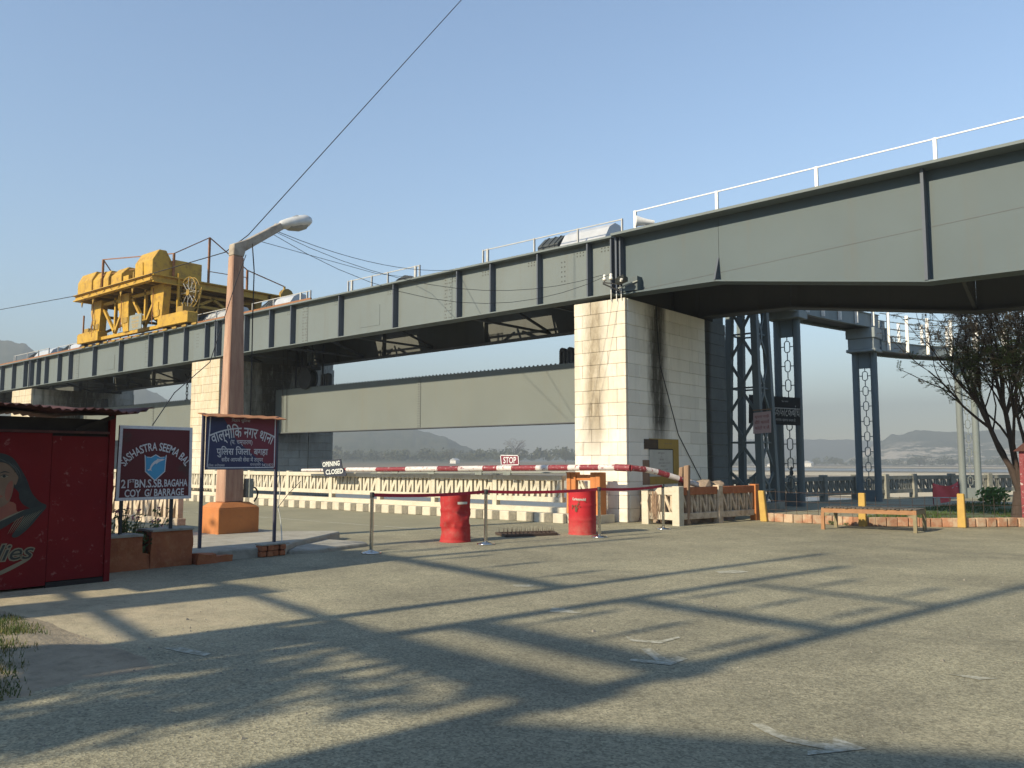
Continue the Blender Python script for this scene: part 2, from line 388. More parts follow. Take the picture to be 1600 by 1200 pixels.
def mat_water():
    n = NT('river_water')
    p = n.pos
    n.bump(n.noise(p, 0.9, 5, 0.6), 0.25, 0.05)
    return n.fin((0.115, 0.10, 0.075), 0.3, 0, 0.3)
M['water'] = mat_water()

# ------------------------------------------------------------------ mesh helpers
class MB:
    def __init__(s):
        s.v, s.f, s.sm = [], [], []
    def add(s, vs, fs, smooth=False):
        o = len(s.v)
        s.v += [tuple(q) for q in vs]
        for f in fs:
            s.f.append(tuple(i + o for i in f))
            s.sm.append(smooth)
        return s
    def box(s, x0, x1, y0, y1, z0, z1):
        return s.add([(x0, y0, z0), (x1, y0, z0), (x1, y1, z0), (x0, y1, z0), (x0, y0, z1), (x1, y0, z1), (x1, y1, z1), (x0, y1, z1)],
                     [(0, 3, 2, 1), (4, 5, 6, 7), (0, 1, 5, 4), (1, 2, 6, 5), (2, 3, 7, 6), (3, 0, 4, 7)])
    def hexa(s, b, t):
        return s.add(list(b) + list(t), [(0, 3, 2, 1), (4, 5, 6, 7), (0, 1, 5, 4), (1, 2, 6, 5), (2, 3, 7, 6), (3, 0, 4, 7)])
    def beam(s, p, q, w, h, up=(0, 0, 1), w2=None, h2=None):
        p, q = Vector(p), Vector(q)
        d = (q - p).normalized()
        u = Vector(up)
        if abs(d.dot(u)) > 0.98:
            u = Vector((1, 0, 0))
        a = d.cross(u).normalized()
        b = a.cross(d).normalized()
        w2 = w if w2 is None else w2
        h2 = h if h2 is None else h2
        B = [p + a * sx * w / 2 + b * sy * h / 2 for sx, sy in ((-1, -1), (1, -1), (1, 1), (-1, 1))]
        T = [q + a * sx * w2 / 2 + b * sy * h2 / 2 for sx, sy in ((-1, -1), (1, -1), (1, 1), (-1, 1))]
        return s.hexa(B, T)
    def tube(s, pts, r, n=8, cap=True, smooth=True):
        pts = [Vector(p) for p in pts]
        rs = r if isinstance(r, (list, tuple)) else [r] * len(pts)
        vs, fs = [], []
        prev = None
        for i, p in enumerate(pts):
            d = (pts[min(i + 1, len(pts) - 1)] - pts[max(i - 1, 0)]).normalized()
            if prev is None:
                u = Vector((0, 0, 1)) if abs(d.z) < 0.9 else Vector((1, 0, 0))
                a = d.cross(u).normalized()
            else:
                a = (prev - d * prev.dot(d)).normalized()
            prev = a
            b = d.cross(a)
            for k in range(n):
                t = 2 * math.pi * k / n
                vs.append(p + (a * math.cos(t) + b * math.sin(t)) * rs[i])
        for i in range(len(pts) - 1):
            for k in range(n):
                k2 = (k + 1) % n
                fs.append((i * n + k, i * n + k2, (i + 1) * n + k2, (i + 1) * n + k))
        s.add(vs, fs, smooth)
        if cap:
            m = (len(pts) - 1) * n
            s.add(vs[:n], [tuple(range(n))[::-1]])
            s.add(vs[m:], [tuple(range(n))])
        return s
    def lathe(s, prof, c=(0, 0, 0), n=24, smooth=True):
        vs, fs = [], []
        for r, z in prof:
            for k in range(n):
                t = 2 * math.pi * k / n
                vs.append((c[0] + r * math.cos(t), c[1] + r * math.sin(t), c[2] + z))
        for i in range(len(prof) - 1):
            for k in range(n):
                k2 = (k + 1) % n
                fs.append((i * n + k, i * n + k2, (i + 1) * n + k2, (i + 1) * n + k))
        return s.add(vs, fs, smooth)
    def prism(s, poly, plane, d0, d1):
        """extrude a 2-D polygon; plane 'x': poly in (y,z) extruded along x, 'y': poly in (x,z), 'z': poly in (x,y)"""
        n = len(poly)
        def P(a, b, d):
            return (d, a, b) if plane == 'x' else (a, d, b) if plane == 'y' else (a, b, d)
        vs = [P(a, b, d0) for a, b in poly] + [P(a, b, d1) for a, b in poly]
        fs = [tuple(range(n))[::-1], tuple(range(n, 2 * n))] + [(i, (i + 1) % n, n + (i + 1) % n, n + i) for i in range(n)]
        return s.add(vs, fs)
    def bm_fix(s, me):
        bm = bmesh.new()
        bm.from_mesh(me)
        bmesh.ops.recalc_face_normals(bm, faces=bm.faces)
        bm.to_mesh(me)
        bm.free()
    def mesh(s, name, m, fix=True):
        me = bpy.data.meshes.new(name)
        me.from_pydata(s.v, [], s.f)
        if m is not None:
            me.materials.append(m)
        me.polygons.foreach_set('use_smooth', s.sm)
        if fix:
            s.bm_fix(me)
        me.update()
        return me
    def build(s, name, m, parent=None, bevel=0.0, fix=True):
        marks = getattr(s, 'marks', [])
        if len(marks) > 1:                      # each line of writing is an object of its own
            marks = marks + [(len(s.v), len(s.f))]
            for (v0, f0), (v1, f1) in zip(marks, marks[1:]):
                q = MB()
                q.add(s.v[v0:v1], [tuple(i - v0 for i in f) for f in s.f[f0:f1]])
                r = q.build(name, m, parent, bevel, fix)
            return r
        o = bpy.data.objects.new(name, s.mesh(name, m, fix))
        COL.objects.link(o)
        hang(o, parent)
        if bevel:
            b = o.modifiers.new('bevel', 'BEVEL')
            b.width = bevel
            b.segments = 1
            b.limit_method = 'ANGLE'
        return o

WM = {}
def wmat(o):
    return WM.get(o.name, Matrix.Identity(4))
def hang(o, parent):
    if parent is not None:
        o.parent = parent
        o.matrix_parent_inverse = wmat(parent).inverted()
def tag(o, label=None, cat=None, group=None, kind=None):
    if label: o['label'] = label
    if cat: o['category'] = cat
    if group: o['group'] = group
    if kind: o['kind'] = kind
    return o
def thing(name, label, cat, loc=(0, 0, 0), group=None):
    o = bpy.data.objects.new(name, None)
    o.empty_display_size = 0.2
    COL.objects.link(o)
    o.location = loc
    WM[o.name] = Matrix.Translation(loc)
    return tag(o, label, cat, group)
def inst(name, me, parent, loc, rotz=0.0, scale=None):
    """a piece that shares its mesh data with its look-alikes"""
    o = bpy.data.objects.new(name, me)
    COL.objects.link(o)
    o.location = loc
    if rotz:
        o.rotation_euler = (0, 0, rotz)
    if scale:
        o.scale = scale
    hang(o, parent)
    WM[o.name] = Matrix.LocRotScale(Vector(loc), None, None) @ Matrix.Rotation(rotz, 4, 'Z') @ (Matrix.Diagonal((*scale, 1)) if scale else Matrix.Identity(4))
    return o
KIDS = {}
def copy_tree(root, loc, label=None, group=None, rotz=0.0):
    r = root.copy()
    COL.objects.link(r)
    r.location = loc
    r.rotation_euler = (0, 0, rotz)
    if label: r['label'] = label
    if group: r['group'] = group
    for ch in list(root.children):
        c = ch.copy()
        COL.objects.link(c)
        c.parent = r
        for g in list(ch.children):
            d = g.copy()
            COL.objects.link(d)
            d.parent = c
    return r
def struct(o):
    o['kind'] = 'structure'
    return o

TXT = {}
def text_geo(s, spacing=1.0, shear=0.0, bold=0.0):
    """vertices and faces of a line of text, normalised to x in 0..w, y 0..1 of cap height"""
    key = (s, spacing, shear, bold)
    if key in TXT:
        return TXT[key]
    cu = bpy.data.curves.new('txt', 'FONT')
    cu.body = s
    cu.size = 1.0
    cu.space_character = spacing
    cu.shear = shear
    cu.resolution_u = 3
    cu.offset = bold
    ob = bpy.data.objects.new('txt', cu)
    COL.objects.link(ob)
    dg = bpy.context.evaluated_depsgraph_get()
    me = bpy.data.meshes.new_from_object(ob.evaluated_get(dg))
    vs = [tuple(v.co)[:2] for v in me.vertices]
    fs = [tuple(p.vertices) for p in me.polygons]
    bpy.data.objects.remove(ob)
    bpy.data.curves.remove(cu)
    bpy.data.meshes.remove(me)
    TXT[key] = (vs, fs)
    return TXT[key]
def put_text(mb, s, o, U, V, cu, cv, w, h, arc=0.0, spacing=1.0, shear=0.0, bold=0.0, skew=0.0):
    """writes s centred on (cu,cv), w wide and h high, in the plane o + u*U + v*V; arc bends the line upwards in the middle"""
    vs, fs = text_geo(s, spacing, shear, bold)
    if not vs:
        return
    x0, x1 = min(v[0] for v in vs), max(v[0] for v in vs)
    y0, y1 = min(v[1] for v in vs), max(v[1] for v in vs)
    o, U, V = Vector(o), Vector(U), Vector(V)
    mb.marks = getattr(mb, 'marks', []) + [(len(mb.v), len(mb.f))]
    out = []
    for x, y in vs:
        a = ((x - x0) / (x1 - x0) - 0.5)
        b = ((y - y0) / (y1 - y0) - 0.5) * h
        if arc:
            rad = w / arc
            t = a * arc
            uu = cu + (rad + b) * math.sin(t)
            vv = cv + (rad + b) * math.cos(t) - rad
        else:
            uu = cu + a * w + b * skew
            vv = cv + b
        out.append(o + U * uu + V * vv)
    mb.add(out, fs)
def poly_flat(mb, pts, o, U, V):
    o, U, V = Vector(o), Vector(U), Vector(V)
    mb.add([o + U * a + V * b for a, b in pts], [tuple(range(len(pts)))])
def smooth_loop(pts, sub=4):
    """closed Catmull-Rom loop"""
    out = []
    n = len(pts)
    for i in range(n):
        p0, p1, p2, p3 = (Vector(pts[(i + k - 1) % n]) for k in range(4))
        for j in range(sub):
            t = j / sub
            out.append(tuple(0.5 * ((2 * p1) + (-p0 + p2) * t + (2 * p0 - 5 * p1 + 4 * p2 - p3) * t * t + (-p0 + 3 * p1 - 3 * p2 + p3) * t ** 3)))
    return out
def wire(name, pts, r, label, m='wire', cat='cable', sag=0.0, group=None, n=12):
    P = []
    if len(pts) == 2:
        a, b = Vector(pts[0]), Vector(pts[1])
        for i in range(n + 1):
            t = i / n
            q = a.lerp(b, t)
            q.z -= sag * 4 * t * (1 - t)
            P.append(q)
    else:
        P = [Vector(p) for p in pts]
    o = MB().tube(P, r, 5).build(name, M[m])
    return tag(o, label, cat, group)

# ================================================================== THE SETTING
def bearing(a):
    """unit ground direction, a degrees right of the direction in which the road plaza is seen"""
    t = R(a)
    return Vector((-0.6428 * math.cos(t) + 0.7660 * math.sin(t), 0.7660 * math.cos(t) + 0.6428 * math.sin(t), 0))
# river bed reaching out to the horizon, with water channels and sandbars
o = MB().add([(-2600, -2600, -4.2), (2600, -2600, -4.2), (2600, 2600, -4.2), (-2600, 2600, -4.2)], [(0, 1, 2, 3)]).build('river_bed', M['bed'])
struct(o)
def sheet(name, poly, z, m):
    return struct(MB().add([(x, y, z) for x, y in poly], [tuple(range(len(poly)))]).build(name, m))
def blob_poly(cx, cy, rx, ry, n=40, seed=0, amp=0.25):
    P = []
    for k in range(n):
        t = 2 * math.pi * k / n
        s = 1 + amp * mnoise.noise(Vector((math.cos(t) * 1.5, math.sin(t) * 1.5, seed)))
        P.append((cx + rx * s * math.cos(t), cy + ry * s * math.sin(t)))
    return P
sheet('river_water', [(-2400, -300), (-14, -300), (-14, 30), (60, 60), (600, 100), (600, 170), (40, 126), (-60, 130), (-300, 150), (-2400, 300)], -4.1, M['water'])
sheet('sandbar', blob_poly(-60, 176, 330, 36, 60, 5.5, 0.2), -4.12, M['sandbar'])
sheet('sandbar', blob_poly(-60, 372, 420, 50, 60, 3.1), -4.12, M['sandbar'])
sheet('far_channel', [(-2000, 480), (-700, 500), (-60, 470), (500, 460), (1500, 520), (1500, 640), (400, 590), (-100, 610), (-800, 600), (-2000, 600)], -4.08, M['water'])
sheet('sandbar', blob_poly(80, 760, 600, 60, 60, 7.7, 0.35), -4.05, M['sandbar'])

# plaza on the embankment and the road deck beside the gates
PLAZA = [(-46, -80), (70, -80), (70, 90), (20, 66), (-1.5, 49.5), (-6.6, 43.2), (-9.9, 37.4), (-11.6, 31.5), (-12.5, 24.4), (-12.6, 22.9), (-13.9, 22.9), (-13.9, 8.02), (-46, 8.02)]
o = MB().prism(PLAZA, 'z', -4.4, 0.0).build('plaza_ground', M['asphalt'])
struct(o)
o = MB().box(-420, -13.902, 8.03, 17.4, -0.9, 0.0).build('road', M['road'])
struct(o)
# worn white line on the road: dashes of uneven length
mb = MB()
x = -12.9
while x > -62:
    ln = rnd.uniform(1.0, 2.6)
    y = 12.9 + rnd.uniform(-.02, .02)
    w = rnd.uniform(.05, .07)
    mb.add([(x, y - w, .004), (x, y + w, .004), (x - ln, y + w, .004), (x - ln, y - w, .004)], [(0, 1, 2, 3)])
    x -= ln + rnd.uniform(0.08, 0.5)
struct(mb.build('road_line', M['paint_white']))
# painted arrows and paint remnants on the plaza
for P in ([(-2.119, 4.648), (-2.05, 4.691), (-1.887, 4.567), (-1.728, 4.565), (-1.639, 4.6), (-1.673, 4.719), (-1.471, 4.638), (-1.674, 4.345), (-1.698, 4.41), (-1.629, 4.493), (-1.833, 4.477), (-1.99, 4.551)],
          [(-3.602, 5.89), (-3.536, 5.946), (-3.251, 5.707), (-3.238, 5.853), (-3.142, 5.825), (-3.144, 5.565), (-3.434, 5.475), (-3.477, 5.544), (-3.297, 5.616)],
          [(-5.273, 6.918), (-5.16, 6.964), (-4.91, 6.893), (-4.937, 7.009), (-4.87, 6.836), (-5.139, 6.701)],
          [(-5.279, 10.59), (-5.117, 10.899), (-4.884, 10.835), (-4.974, 10.593), (-5.138, 10.455)],
          [(-6.549, 3.448), (-6.453, 3.559), (-6.07, 3.589), (-6.029, 3.512), (-6.283, 3.467)],
          [(-1.523, 6.588), (-1.45, 6.627), (-1.223, 6.682), (-1.317, 6.559)],
          [(-6.603, 7.873), (-6.395, 8.048), (-6.297, 7.863), (-6.475, 7.779)],
          [(-3.993, 6.269), (-3.819, 6.144), (-3.629, 6.239), (-3.593, 6.501), (-3.555, 6.465), (-3.572, 6.16), (-3.8, 6.063)]):
    sheet('painted_arrow', P, 0.004, M['paint_white'])

# sandy verge with grass at the left edge
def verge_z(x, y):
    u, v = (x + 9.6) / 4.2, (y - .4) / 3.0
    edge = max(0, min(u, 1 - u, v, 1 - v))
    e5 = min(1, edge * 5)
    h = e5 * (0.055 + 0.05 * mnoise.noise(Vector((x * 1.3, y * 1.3, 0)))) * max(0, 1 - max(0, (x + 7.0)) / 1.7)
    return -0.012 + h + 0.012 * e5 * mnoise.noise(Vector((x * 4, y * 4, 3)))
mb = MB()
NX, NY = 34, 26
vs, fs = [], []
for i in range(NX + 1):
    for j in range(NY + 1):
        x, y = -9.6 + 4.2 * i / NX, 0.4 + 3.0 * j / NY
        vs.append((x, y, verge_z(x, y)))
for i in range(NX):
    for j in range(NY):
        a = i * (NY + 1) + j
        fs.append((a, a + NY + 1, a + NY + 2, a + 1))
mb.add(vs, fs, True)
struct(mb.build('sandy_verge', M['dirt']))
def grass_mesh(pts, hmin, hmax, w):
    mb = MB()
    for x, y, z in pts:
        h = rnd.uniform(hmin, hmax)
        a = rnd.uniform(0, 6.283)
        lx, ly = rnd.uniform(-.5, .5) * h, rnd.uniform(-.5, .5) * h
        dx, dy = math.cos(a) * w, math.sin(a) * w
        mb.add([(x - dx, y - dy, z), (x + dx, y + dy, z), (x + lx, y + ly, z + h)], [(0, 1, 2)])
    return mb
pts = []
while len(pts) < 15000:
    x, y = rnd.uniform(-9.0, -5.9), rnd.uniform(1.0, 3.2)
    if mnoise.noise(Vector((x * 2.2, y * 2.2, 5))) * .5 + (2.98 - .41 * (x + 8) - y) * 1.5 + rnd.uniform(-.3, .3) > 0.1:
        pts.append((x, y, max(0, verge_z(x, y)) - .003))
tag(grass_mesh(pts[:7500], .02, .06, .005).build('grass', M['grass'], fix=False), kind='stuff')
tag(grass_mesh(pts[7500:], .015, .05, .004).build('dry_grass', M['grass_dry'], fix=False), kind='stuff')
# pebbles and crumbs on the plaza
mb = MB()
for k in range(520):
    t = rnd.random()
    x, y = rnd.uniform(-9, 1.5), rnd.uniform(2.5, 14)
    if rnd.random() < .4:
        x, y = rnd.uniform(-7.6, -4), rnd.uniform(1.8, 4.4)
    s = rnd.uniform(.004, .011) * (1.9 if rnd.random() < .06 else 1)
    mb.add([(x - s, y, 0), (x + s * .8, y - s, 0), (x + s, y + s, 0), (x, y + s * 1.2, 0), (x, y, s * 1.1)], [(0, 1, 4), (1, 2, 4), (2, 3, 4), (3, 0, 4)])
tag(mb.build('pebbles', M['pebble']), kind='stuff')

# lawn behind the low fence
sheet('lawn', [(-7.2, 22.0), (-3.4, 22.9), (4, 24), (6, 36), (-2, 36), (-5.6, 33.2), (-7.6, 29)], 0.006, M['lawn'])
pts = []
while len(pts) < 9000:
    x, y = rnd.uniform(-7.6, 3), rnd.uniform(22.4, 33)
    if x > -7.2 + (y - 22) * 0.04 and y > 22.4 + (x + 7) * .08 and mnoise.noise(Vector((x * .7, y * .7, 0))) > -.28:
        pts.append((x, y, 0))
tag(grass_mesh(pts, .05, .13, .018).build('lawn_grass', M['grass'], fix=False), kind='stuff')

# ---- hills
def ridge(name, D, depth, prof, m, rough, seed, step=0.12, base=-4.5, rows=14):
    b = [(math.degrees(math.atan((px - 800) / 1305)), y) for px, y in prof]
    a, a1 = b[0][0], b[-1][0]
    n = int((a1 - a) / step)
    vs, fs = [], []
    for i in range(n + 1):
        t = a + (a1 - a) * i / n
        for k in range(len(b) - 1):
            if b[k][0] <= t <= b[k + 1][0]:
                f = (t - b[k][0]) / (b[k + 1][0] - b[k][0])
                f = f * f * (3 - 2 * f)
                y = b[k][1] * (1 - f) + b[k + 1][1] * f
        zc = max(-4, 1.5 + D * math.cos(R(t)) * (720 - y) / 1300)
        d = bearing(t)
        for j in range(rows + 1):
            s = j / rows
            q = d * (D - depth * (1 - s))
            spur = 0.5 + 0.35 * mnoise.noise(Vector((t * 0.30, s * 1.2, seed)))
            prof_s = s ** (0.75 + 0.9 * spur)
            z = base + (zc - base) * prof_s
            if s > 0.03:
                z += rough * (mnoise.noise(Vector((q.x * .035, q.y * .035, seed))) + 0.8 * mnoise.noise(Vector((q.x * .11, q.y * .11, seed + 5))) + 0.5 * (rnd.random() - .5)) * min(1, prof_s * 3)
            vs.append((q.x, q.y, z))
        q = d * (D + depth * 0.6)
        vs.append((q.x, q.y, base))
    r = rows + 2
    for i in range(n):
        for j in range(rows + 1):
            fs.append((i * r + j, (i + 1) * r + j, (i + 1) * r + j + 1, i * r + j + 1))
    o = MB().add(vs, fs, True).build(name, m)
    return struct(o)
ridge('hill', 1200, 440, [(-500, 560), (-250, 528), (-60, 520), (0, 533), (25, 537), (60, 556), (110, 578), (200, 602), (300, 640), (400, 660), (490, 672), (560, 667), (640, 669), (690, 682), (730, 699), (765, 713), (800, 721), (860, 728)], M['hill'], 2.2, 1.3)
ridge('hill', 2350, 500, [(740, 728), (790, 716), (850, 711), (930, 714), (1000, 708), (1080, 700), (1133, 690), (1200, 686), (1250, 687), (1330, 687), (1400, 690), (1500, 700), (1600, 712)], M['hill'], 2.5, 4.1)
ridge('hill', 1550, 420, [(1310, 727), (1340, 712), (1372, 692), (1400, 679), (1440, 674), (1500, 676), (1530, 675), (1565, 671), (1640, 674), (1800, 662), (2100, 668), (2500, 690)], M['cliff'], 2.5, 9.7, rows=18)
# far river bank, a low terrace
vs, fs = [], []
na = 90
for i in range(na + 1):
    t = -42 + 50 * i / na
    d = bearing(t)
    w = 18 * mnoise.noise(Vector((t * .3, 0, 2)))
    for rad, z in ((560 + w, -4.3), (585 + w, -1.6), (600 + w, -0.6), (1250, 0.6)):
        q = d * rad
        vs.append((q.x, q.y, z))
for i in range(na):
    for j in range(3):
        a = i * 4 + j
        fs.append((a, a + 4, a + 5, a + 1))
struct(MB().add(vs, fs, True).build('far_bank', M['bed']))

def leaf_cloud(mb, c, rx, ry, rz, n, s, shell=0.5):
    for k in range(n):
        while True:
            p = Vector((rnd.uniform(-1, 1), rnd.uniform(-1, 1), rnd.uniform(-1, 1)))
            if 0.05 < p.length < 1:
                break
        if p.length < shell and rnd.random() < .6:
            p = p.normalized() * rnd.uniform(shell, 1)
        q = Vector((c[0] + p.x * rx, c[1] + p.y * ry, c[2] + p.z * rz))
        a = Vector((rnd.gauss(0, 1), rnd.gauss(0, 1), rnd.gauss(0, 1))).normalized()
        b = a.orthogonal().normalized()
        a2 = a.cross(b)
        ss = s * rnd.uniform(.6, 1.3)
        mb.add([q - b * ss, q - a2 * ss * .6, q + b * ss, q + a2 * ss * .6], [(0, 1, 2, 3)])
# far-off woods (each reads as one mass)
def wood(name, D0, D1, a0, a1, n, hmin, hmax, zb, label):
    mb = MB()
    for k in range(n):
        t = rnd.uniform(a0, a1)
        q = bearing(t) * rnd.uniform(D0, D1)
        h = rnd.uniform(hmin, hmax) * (0.45 + 0.95 * (0.5 + 0.8 * mnoise.noise(Vector((t * 1.3, D0 * .1, 1)))))
        w = h * rnd.uniform(.45, .8)
        nl = rnd.choice((1, 2, 3))
        for e in range(nl):
            leaf_cloud(mb, (q.x + rnd.uniform(-.4, .4) * w, q.y + rnd.uniform(-.4, .4) * w, zb + h * rnd.uniform(.5, .68)), w * .6, w * .6, h * .36, 26, h * 0.10)
    o = mb.build(name, M['leaf_far'], fix=False)
    return tag(o, label, 'wood', kind='stuff')
wood('far_wood', 640, 760, -21, 7, 380, 6, 13, 0.0, 'hazy belt of trees along the far river bank')
wood('far_wood', 880, 1000, 12, 33, 330, 5, 10, -4.0, 'hazy belt of low trees under the hills on the right')
def far_tree(a, D, h, w, bare, label, zb=0.0):
    q = bearing(a) * D
    t = thing('far_tree', label, 'tree', (q.x, q.y, zb))
    mb = MB().tube([(q.x, q.y, zb), (q.x, q.y, zb + h * .3), (q.x + .2, q.y, zb + h * .55)], [h * .03, h * .025, h * .018], 6)
    for k in range(12 if bare else 6):
        an = rnd.uniform(0, 6.28)
        e = Vector((math.cos(an) * w * .45, math.sin(an) * w * .45, h * rnd.uniform(.35, .42)))
        s0 = Vector((q.x, q.y, zb + h * rnd.uniform(.3, .55)))
        mb.tube([s0, s0 + e * .5 + Vector((0, 0, h * .03)), s0 + e], [h * .013, h * .009, h * .004], 4)
    mb.build('trunk', M['bark'], t)
    mc = MB()
    if bare:
        for k in range(5):
            an = k * 1.25
            leaf_cloud(mc, (q.x + math.cos(an) * w * .28, q.y + math.sin(an) * w * .28, zb + h * rnd.uniform(.68, .86)), w * .22, w * .22, h * .12, 60, h * .018)
    else:
        for k in range(9):
            an = k * .9
            rr = w * rnd.uniform(.1, .32)
            leaf_cloud(mc, (q.x + math.cos(an) * rr, q.y + math.sin(an) * rr, zb + h * rnd.uniform(.35, .8)), w * .26, w * .26, h * .2, 90, h * .035)
    o = mc.build('crown', M['leaf_far_bare' if bare else 'leaf_far'], t, fix=False)
    o['kind'] = 'stuff'
far_tree(0.25, 640, 19.5, 19, True, 'bare spreading tree on the far bank, tallest beside the STOP board')
far_tree(-12.6, 645, 14, 14, False, 'rounded hazy tree on the far bank near the left pier')
far_tree(-4.3, 630, 11.5, 14, False, 'broad dark tree clump on the far bank, left of centre')
far_tree(3.7, 640, 11, 13, False, 'dark bushy tree on the far bank beside the near pier')
far_tree(26.0, 900, 14, 34, False, 'low dark grove at the foot of the pale cliffs', -4.0)
# white huts on the far shores
for a, D, w, z, lab in ((-3.9, 610, 3.0, -0.5, 'tiny white hut on the far bank below the broad dark tree'), (-13.0, 610, 2.2, -.5, 'tiny white hut on the far bank near the left pier'),
                        (19.5, 850, 4.5, -4.1, 'small white hut on the far sands below the right hills'), (17.2, 870, 2.6, -4.1, 'smaller white hut on the far sands, left of the other')):
    q = bearing(a) * D
    t = thing('hut', lab, 'hut', (q.x, q.y, z))
    MB().box(q.x - w, q.x + w, q.y - w * .7, q.y + w * .7, z, z + w * .8).build('wall', M['rail_white'], t)
    MB().prism([(q.x - w * 1.1, z + w * .8), (q.x + w * 1.1, z + w * .8), (q.x, z + w * 1.3)], 'y', q.y - w * .8, q.y + w * .8).build('roof', M['zinc'], t)

# ================================================================== THE GATE BRIDGE
SP = 18.7
def zs(x):                       # the bridge falls very slightly towards the left
    return 0.006 * (x + 11) if x < -11 else 0.018 * (x + 11)
ZT, ZB = 7.20, 5.70
def plate(mb, x0, x1, y0, y1, zb, zt):
    """upright plate following the fall of the bridge"""
    return mb.hexa([(x0, y0, zb + zs(x0)), (x1, y0, zb + zs(x1)), (x1, y1, zb + zs(x1)), (x0, y1, zb + zs(x0))],
                   [(x0, y0, zt + zs(x0)), (x1, y0, zt + zs(x1)), (x1, y1, zt + zs(x1)), (x0, y1, zt + zs(x0))])
ST = [-12.14, -13.79, -15.5, -16.82, -19.61, -22.33, -25.05, -26.37, -28.0, -29.05]
def rivet(mb, x, z, y=17.69):
    r = .019
    mb.add([(x - r, y, z - r), (x + r, y, z - r), (x + r, y, z + r), (x - r, y, z + r), (x, y - .012, z)], [(0, 1, 4), (1, 2, 4), (2, 3, 4), (3, 0, 4)])
def span(k, label):
    dx = -SP * k
    xr, xl = -11.36 + dx, -29.98 + dx
    t = thing('bridge_span', label, 'bridge', ((xr + xl) / 2, 19.8, 5.7), 'gate bridge spans')
    edges = [xr] + [s + dx for s in ST] + [xl]
    for i in range(len(edges) - 1):
        a, b = edges[i + 1], edges[i]
        plate(MB(), a + .012, b - .012, 17.70, 17.73, ZB + .03, ZT - .05).build('web_panel', M['steel'], t)
        x = edges[i]
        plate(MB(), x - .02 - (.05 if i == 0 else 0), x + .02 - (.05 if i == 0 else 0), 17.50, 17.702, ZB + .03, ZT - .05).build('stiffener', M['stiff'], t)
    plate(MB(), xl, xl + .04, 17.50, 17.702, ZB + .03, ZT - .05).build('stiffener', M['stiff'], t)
    plate(MB(), xl, xr, 17.46, 18.0, ZT - .05, ZT).build('top_flange', M['steel'], t)
    plate(MB(), xl, xr, 17.50, 17.98, ZB, ZB + .03).build('bottom_flange', M['steel'], t)
    # splice strips with rivets
    mr = MB()
    for x in (-17.35 + dx, -24.45 + dx):
        plate(MB(), x - .16, x + .16, 17.688, 17.70, ZB + .05, ZT - .07).build('splice_plate', M['steel'], t)
        for z in range(13):
            for q in (-.11, .11) if z % 2 else (-.12, -.05, .05, .12):
                rivet(mr, x + q, ZB + .12 + z * .105 + zs(x), 17.688)
    for i in range(len(edges) - 1):
        for z in (ZT - .22, ZT - .30):
            for e in range(3):
                rivet(mr, edges[i] - .25 - e * .1, z + zs(edges[i]), 17.70)
    for e in range(5):
        for q in range(2):
            rivet(mr, -13.0 + dx - .1 * q, 6.3 + e * .13 + zs(-13 + dx), 17.70)
    plate(MB(), -21.45 + dx, -20.45 + dx, 17.690, 17.70, 5.95, 6.62).build('cover_plate', M['steel'], t)
    o = mr.build('rivets', M['steel_shade'], t, fix=False)  # same paint as the web, darkened to stand for the rivets' shadows
    o['kind'] = 'stuff'
    # rear girder, its under-deck shade also put into the paint
    plate(MB(), xl, xr, 22.0, 22.03, ZB + .03, ZT - .05).build('rear_web', M['steel_shade'], t)
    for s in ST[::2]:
        plate(MB(), s + dx - .02, s + dx + .02, 21.82, 22.0, ZB + .03, ZT - .05).build('rear_stiffener', M['steel_shade'], t)
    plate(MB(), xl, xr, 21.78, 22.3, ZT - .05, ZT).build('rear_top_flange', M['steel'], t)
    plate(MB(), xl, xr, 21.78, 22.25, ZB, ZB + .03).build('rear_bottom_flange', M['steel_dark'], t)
    # deck plates with two hoist openings
    zt, zb = ZT - .06, ZT - .09
    hol = [(-25.9 + dx, -23.5 + dx), (-19.9 + dx, -16.9 + dx)]
    plate(MB(), xl, xr, 18.0, 19.55, zb, zt).build('deck_plate', M['steel_dark'], t)
    plate(MB(), xl, xr, 20.75, 21.78, zb, zt).build('deck_plate', M['steel_dark'], t)
    cur = xl
    for a, b in hol:
        plate(MB(), cur, a, 19.55, 20.75, zb, zt).build('deck_plate', M['steel_dark'], t)
        cur = b
    plate(MB(), cur, xr, 19.55, 20.75, zb, zt).build('deck_plate', M['steel_dark'], t)
    # cross frames between the girders
    for s in (ST[1], ST[3], ST[5], ST[7], ST[9]):
        x = s + dx
        mb = MB()
        for a, b in (((17.75, ZB + .15), (21.95, ZT - .2)), ((17.75, ZT - .2), (21.95, ZB + .15)), ((17.75, ZB + .1), (21.95, ZB + .1))):
            mb.beam((x, a[0], a[1] + zs(x)), (x, b[0], b[1] + zs(x)), .07, .07)
        mb.build('cross_frame', M['steel_dark'], t)
    # bracing seen as shadow bars in the lit openings
    mb = MB()
    for a, b in hol:
        m = (a + b) / 2
        z = ZT - .35 + zs(m)
        mb.beam((a, 19.5, z), (m - .15, 20.9, z - .25), .07, .07).beam((m + .2, 20.9, z - .25), (b - .2, 19.5, z), .07, .07)
        mb.beam((m, 19.5, z), (m, 21.0, z - .2), .07, .07).beam((a - .2, 20.45, z - .06), (b + .2, 20.45, z - .06), .06, .06)
    mb.build('lateral_bracing', M['steel_dark'], t)
    return t
SPAN_LABEL = ['grey riveted bridge span between the near white pier and the pier behind the lamp post',
              'grey riveted bridge span carrying the yellow crane', 'grey riveted bridge span at the far left, over the third pier', 'farthest grey bridge span, cut by the left edge of the picture']
for k in range(4):
    span(k, SPAN_LABEL[k])

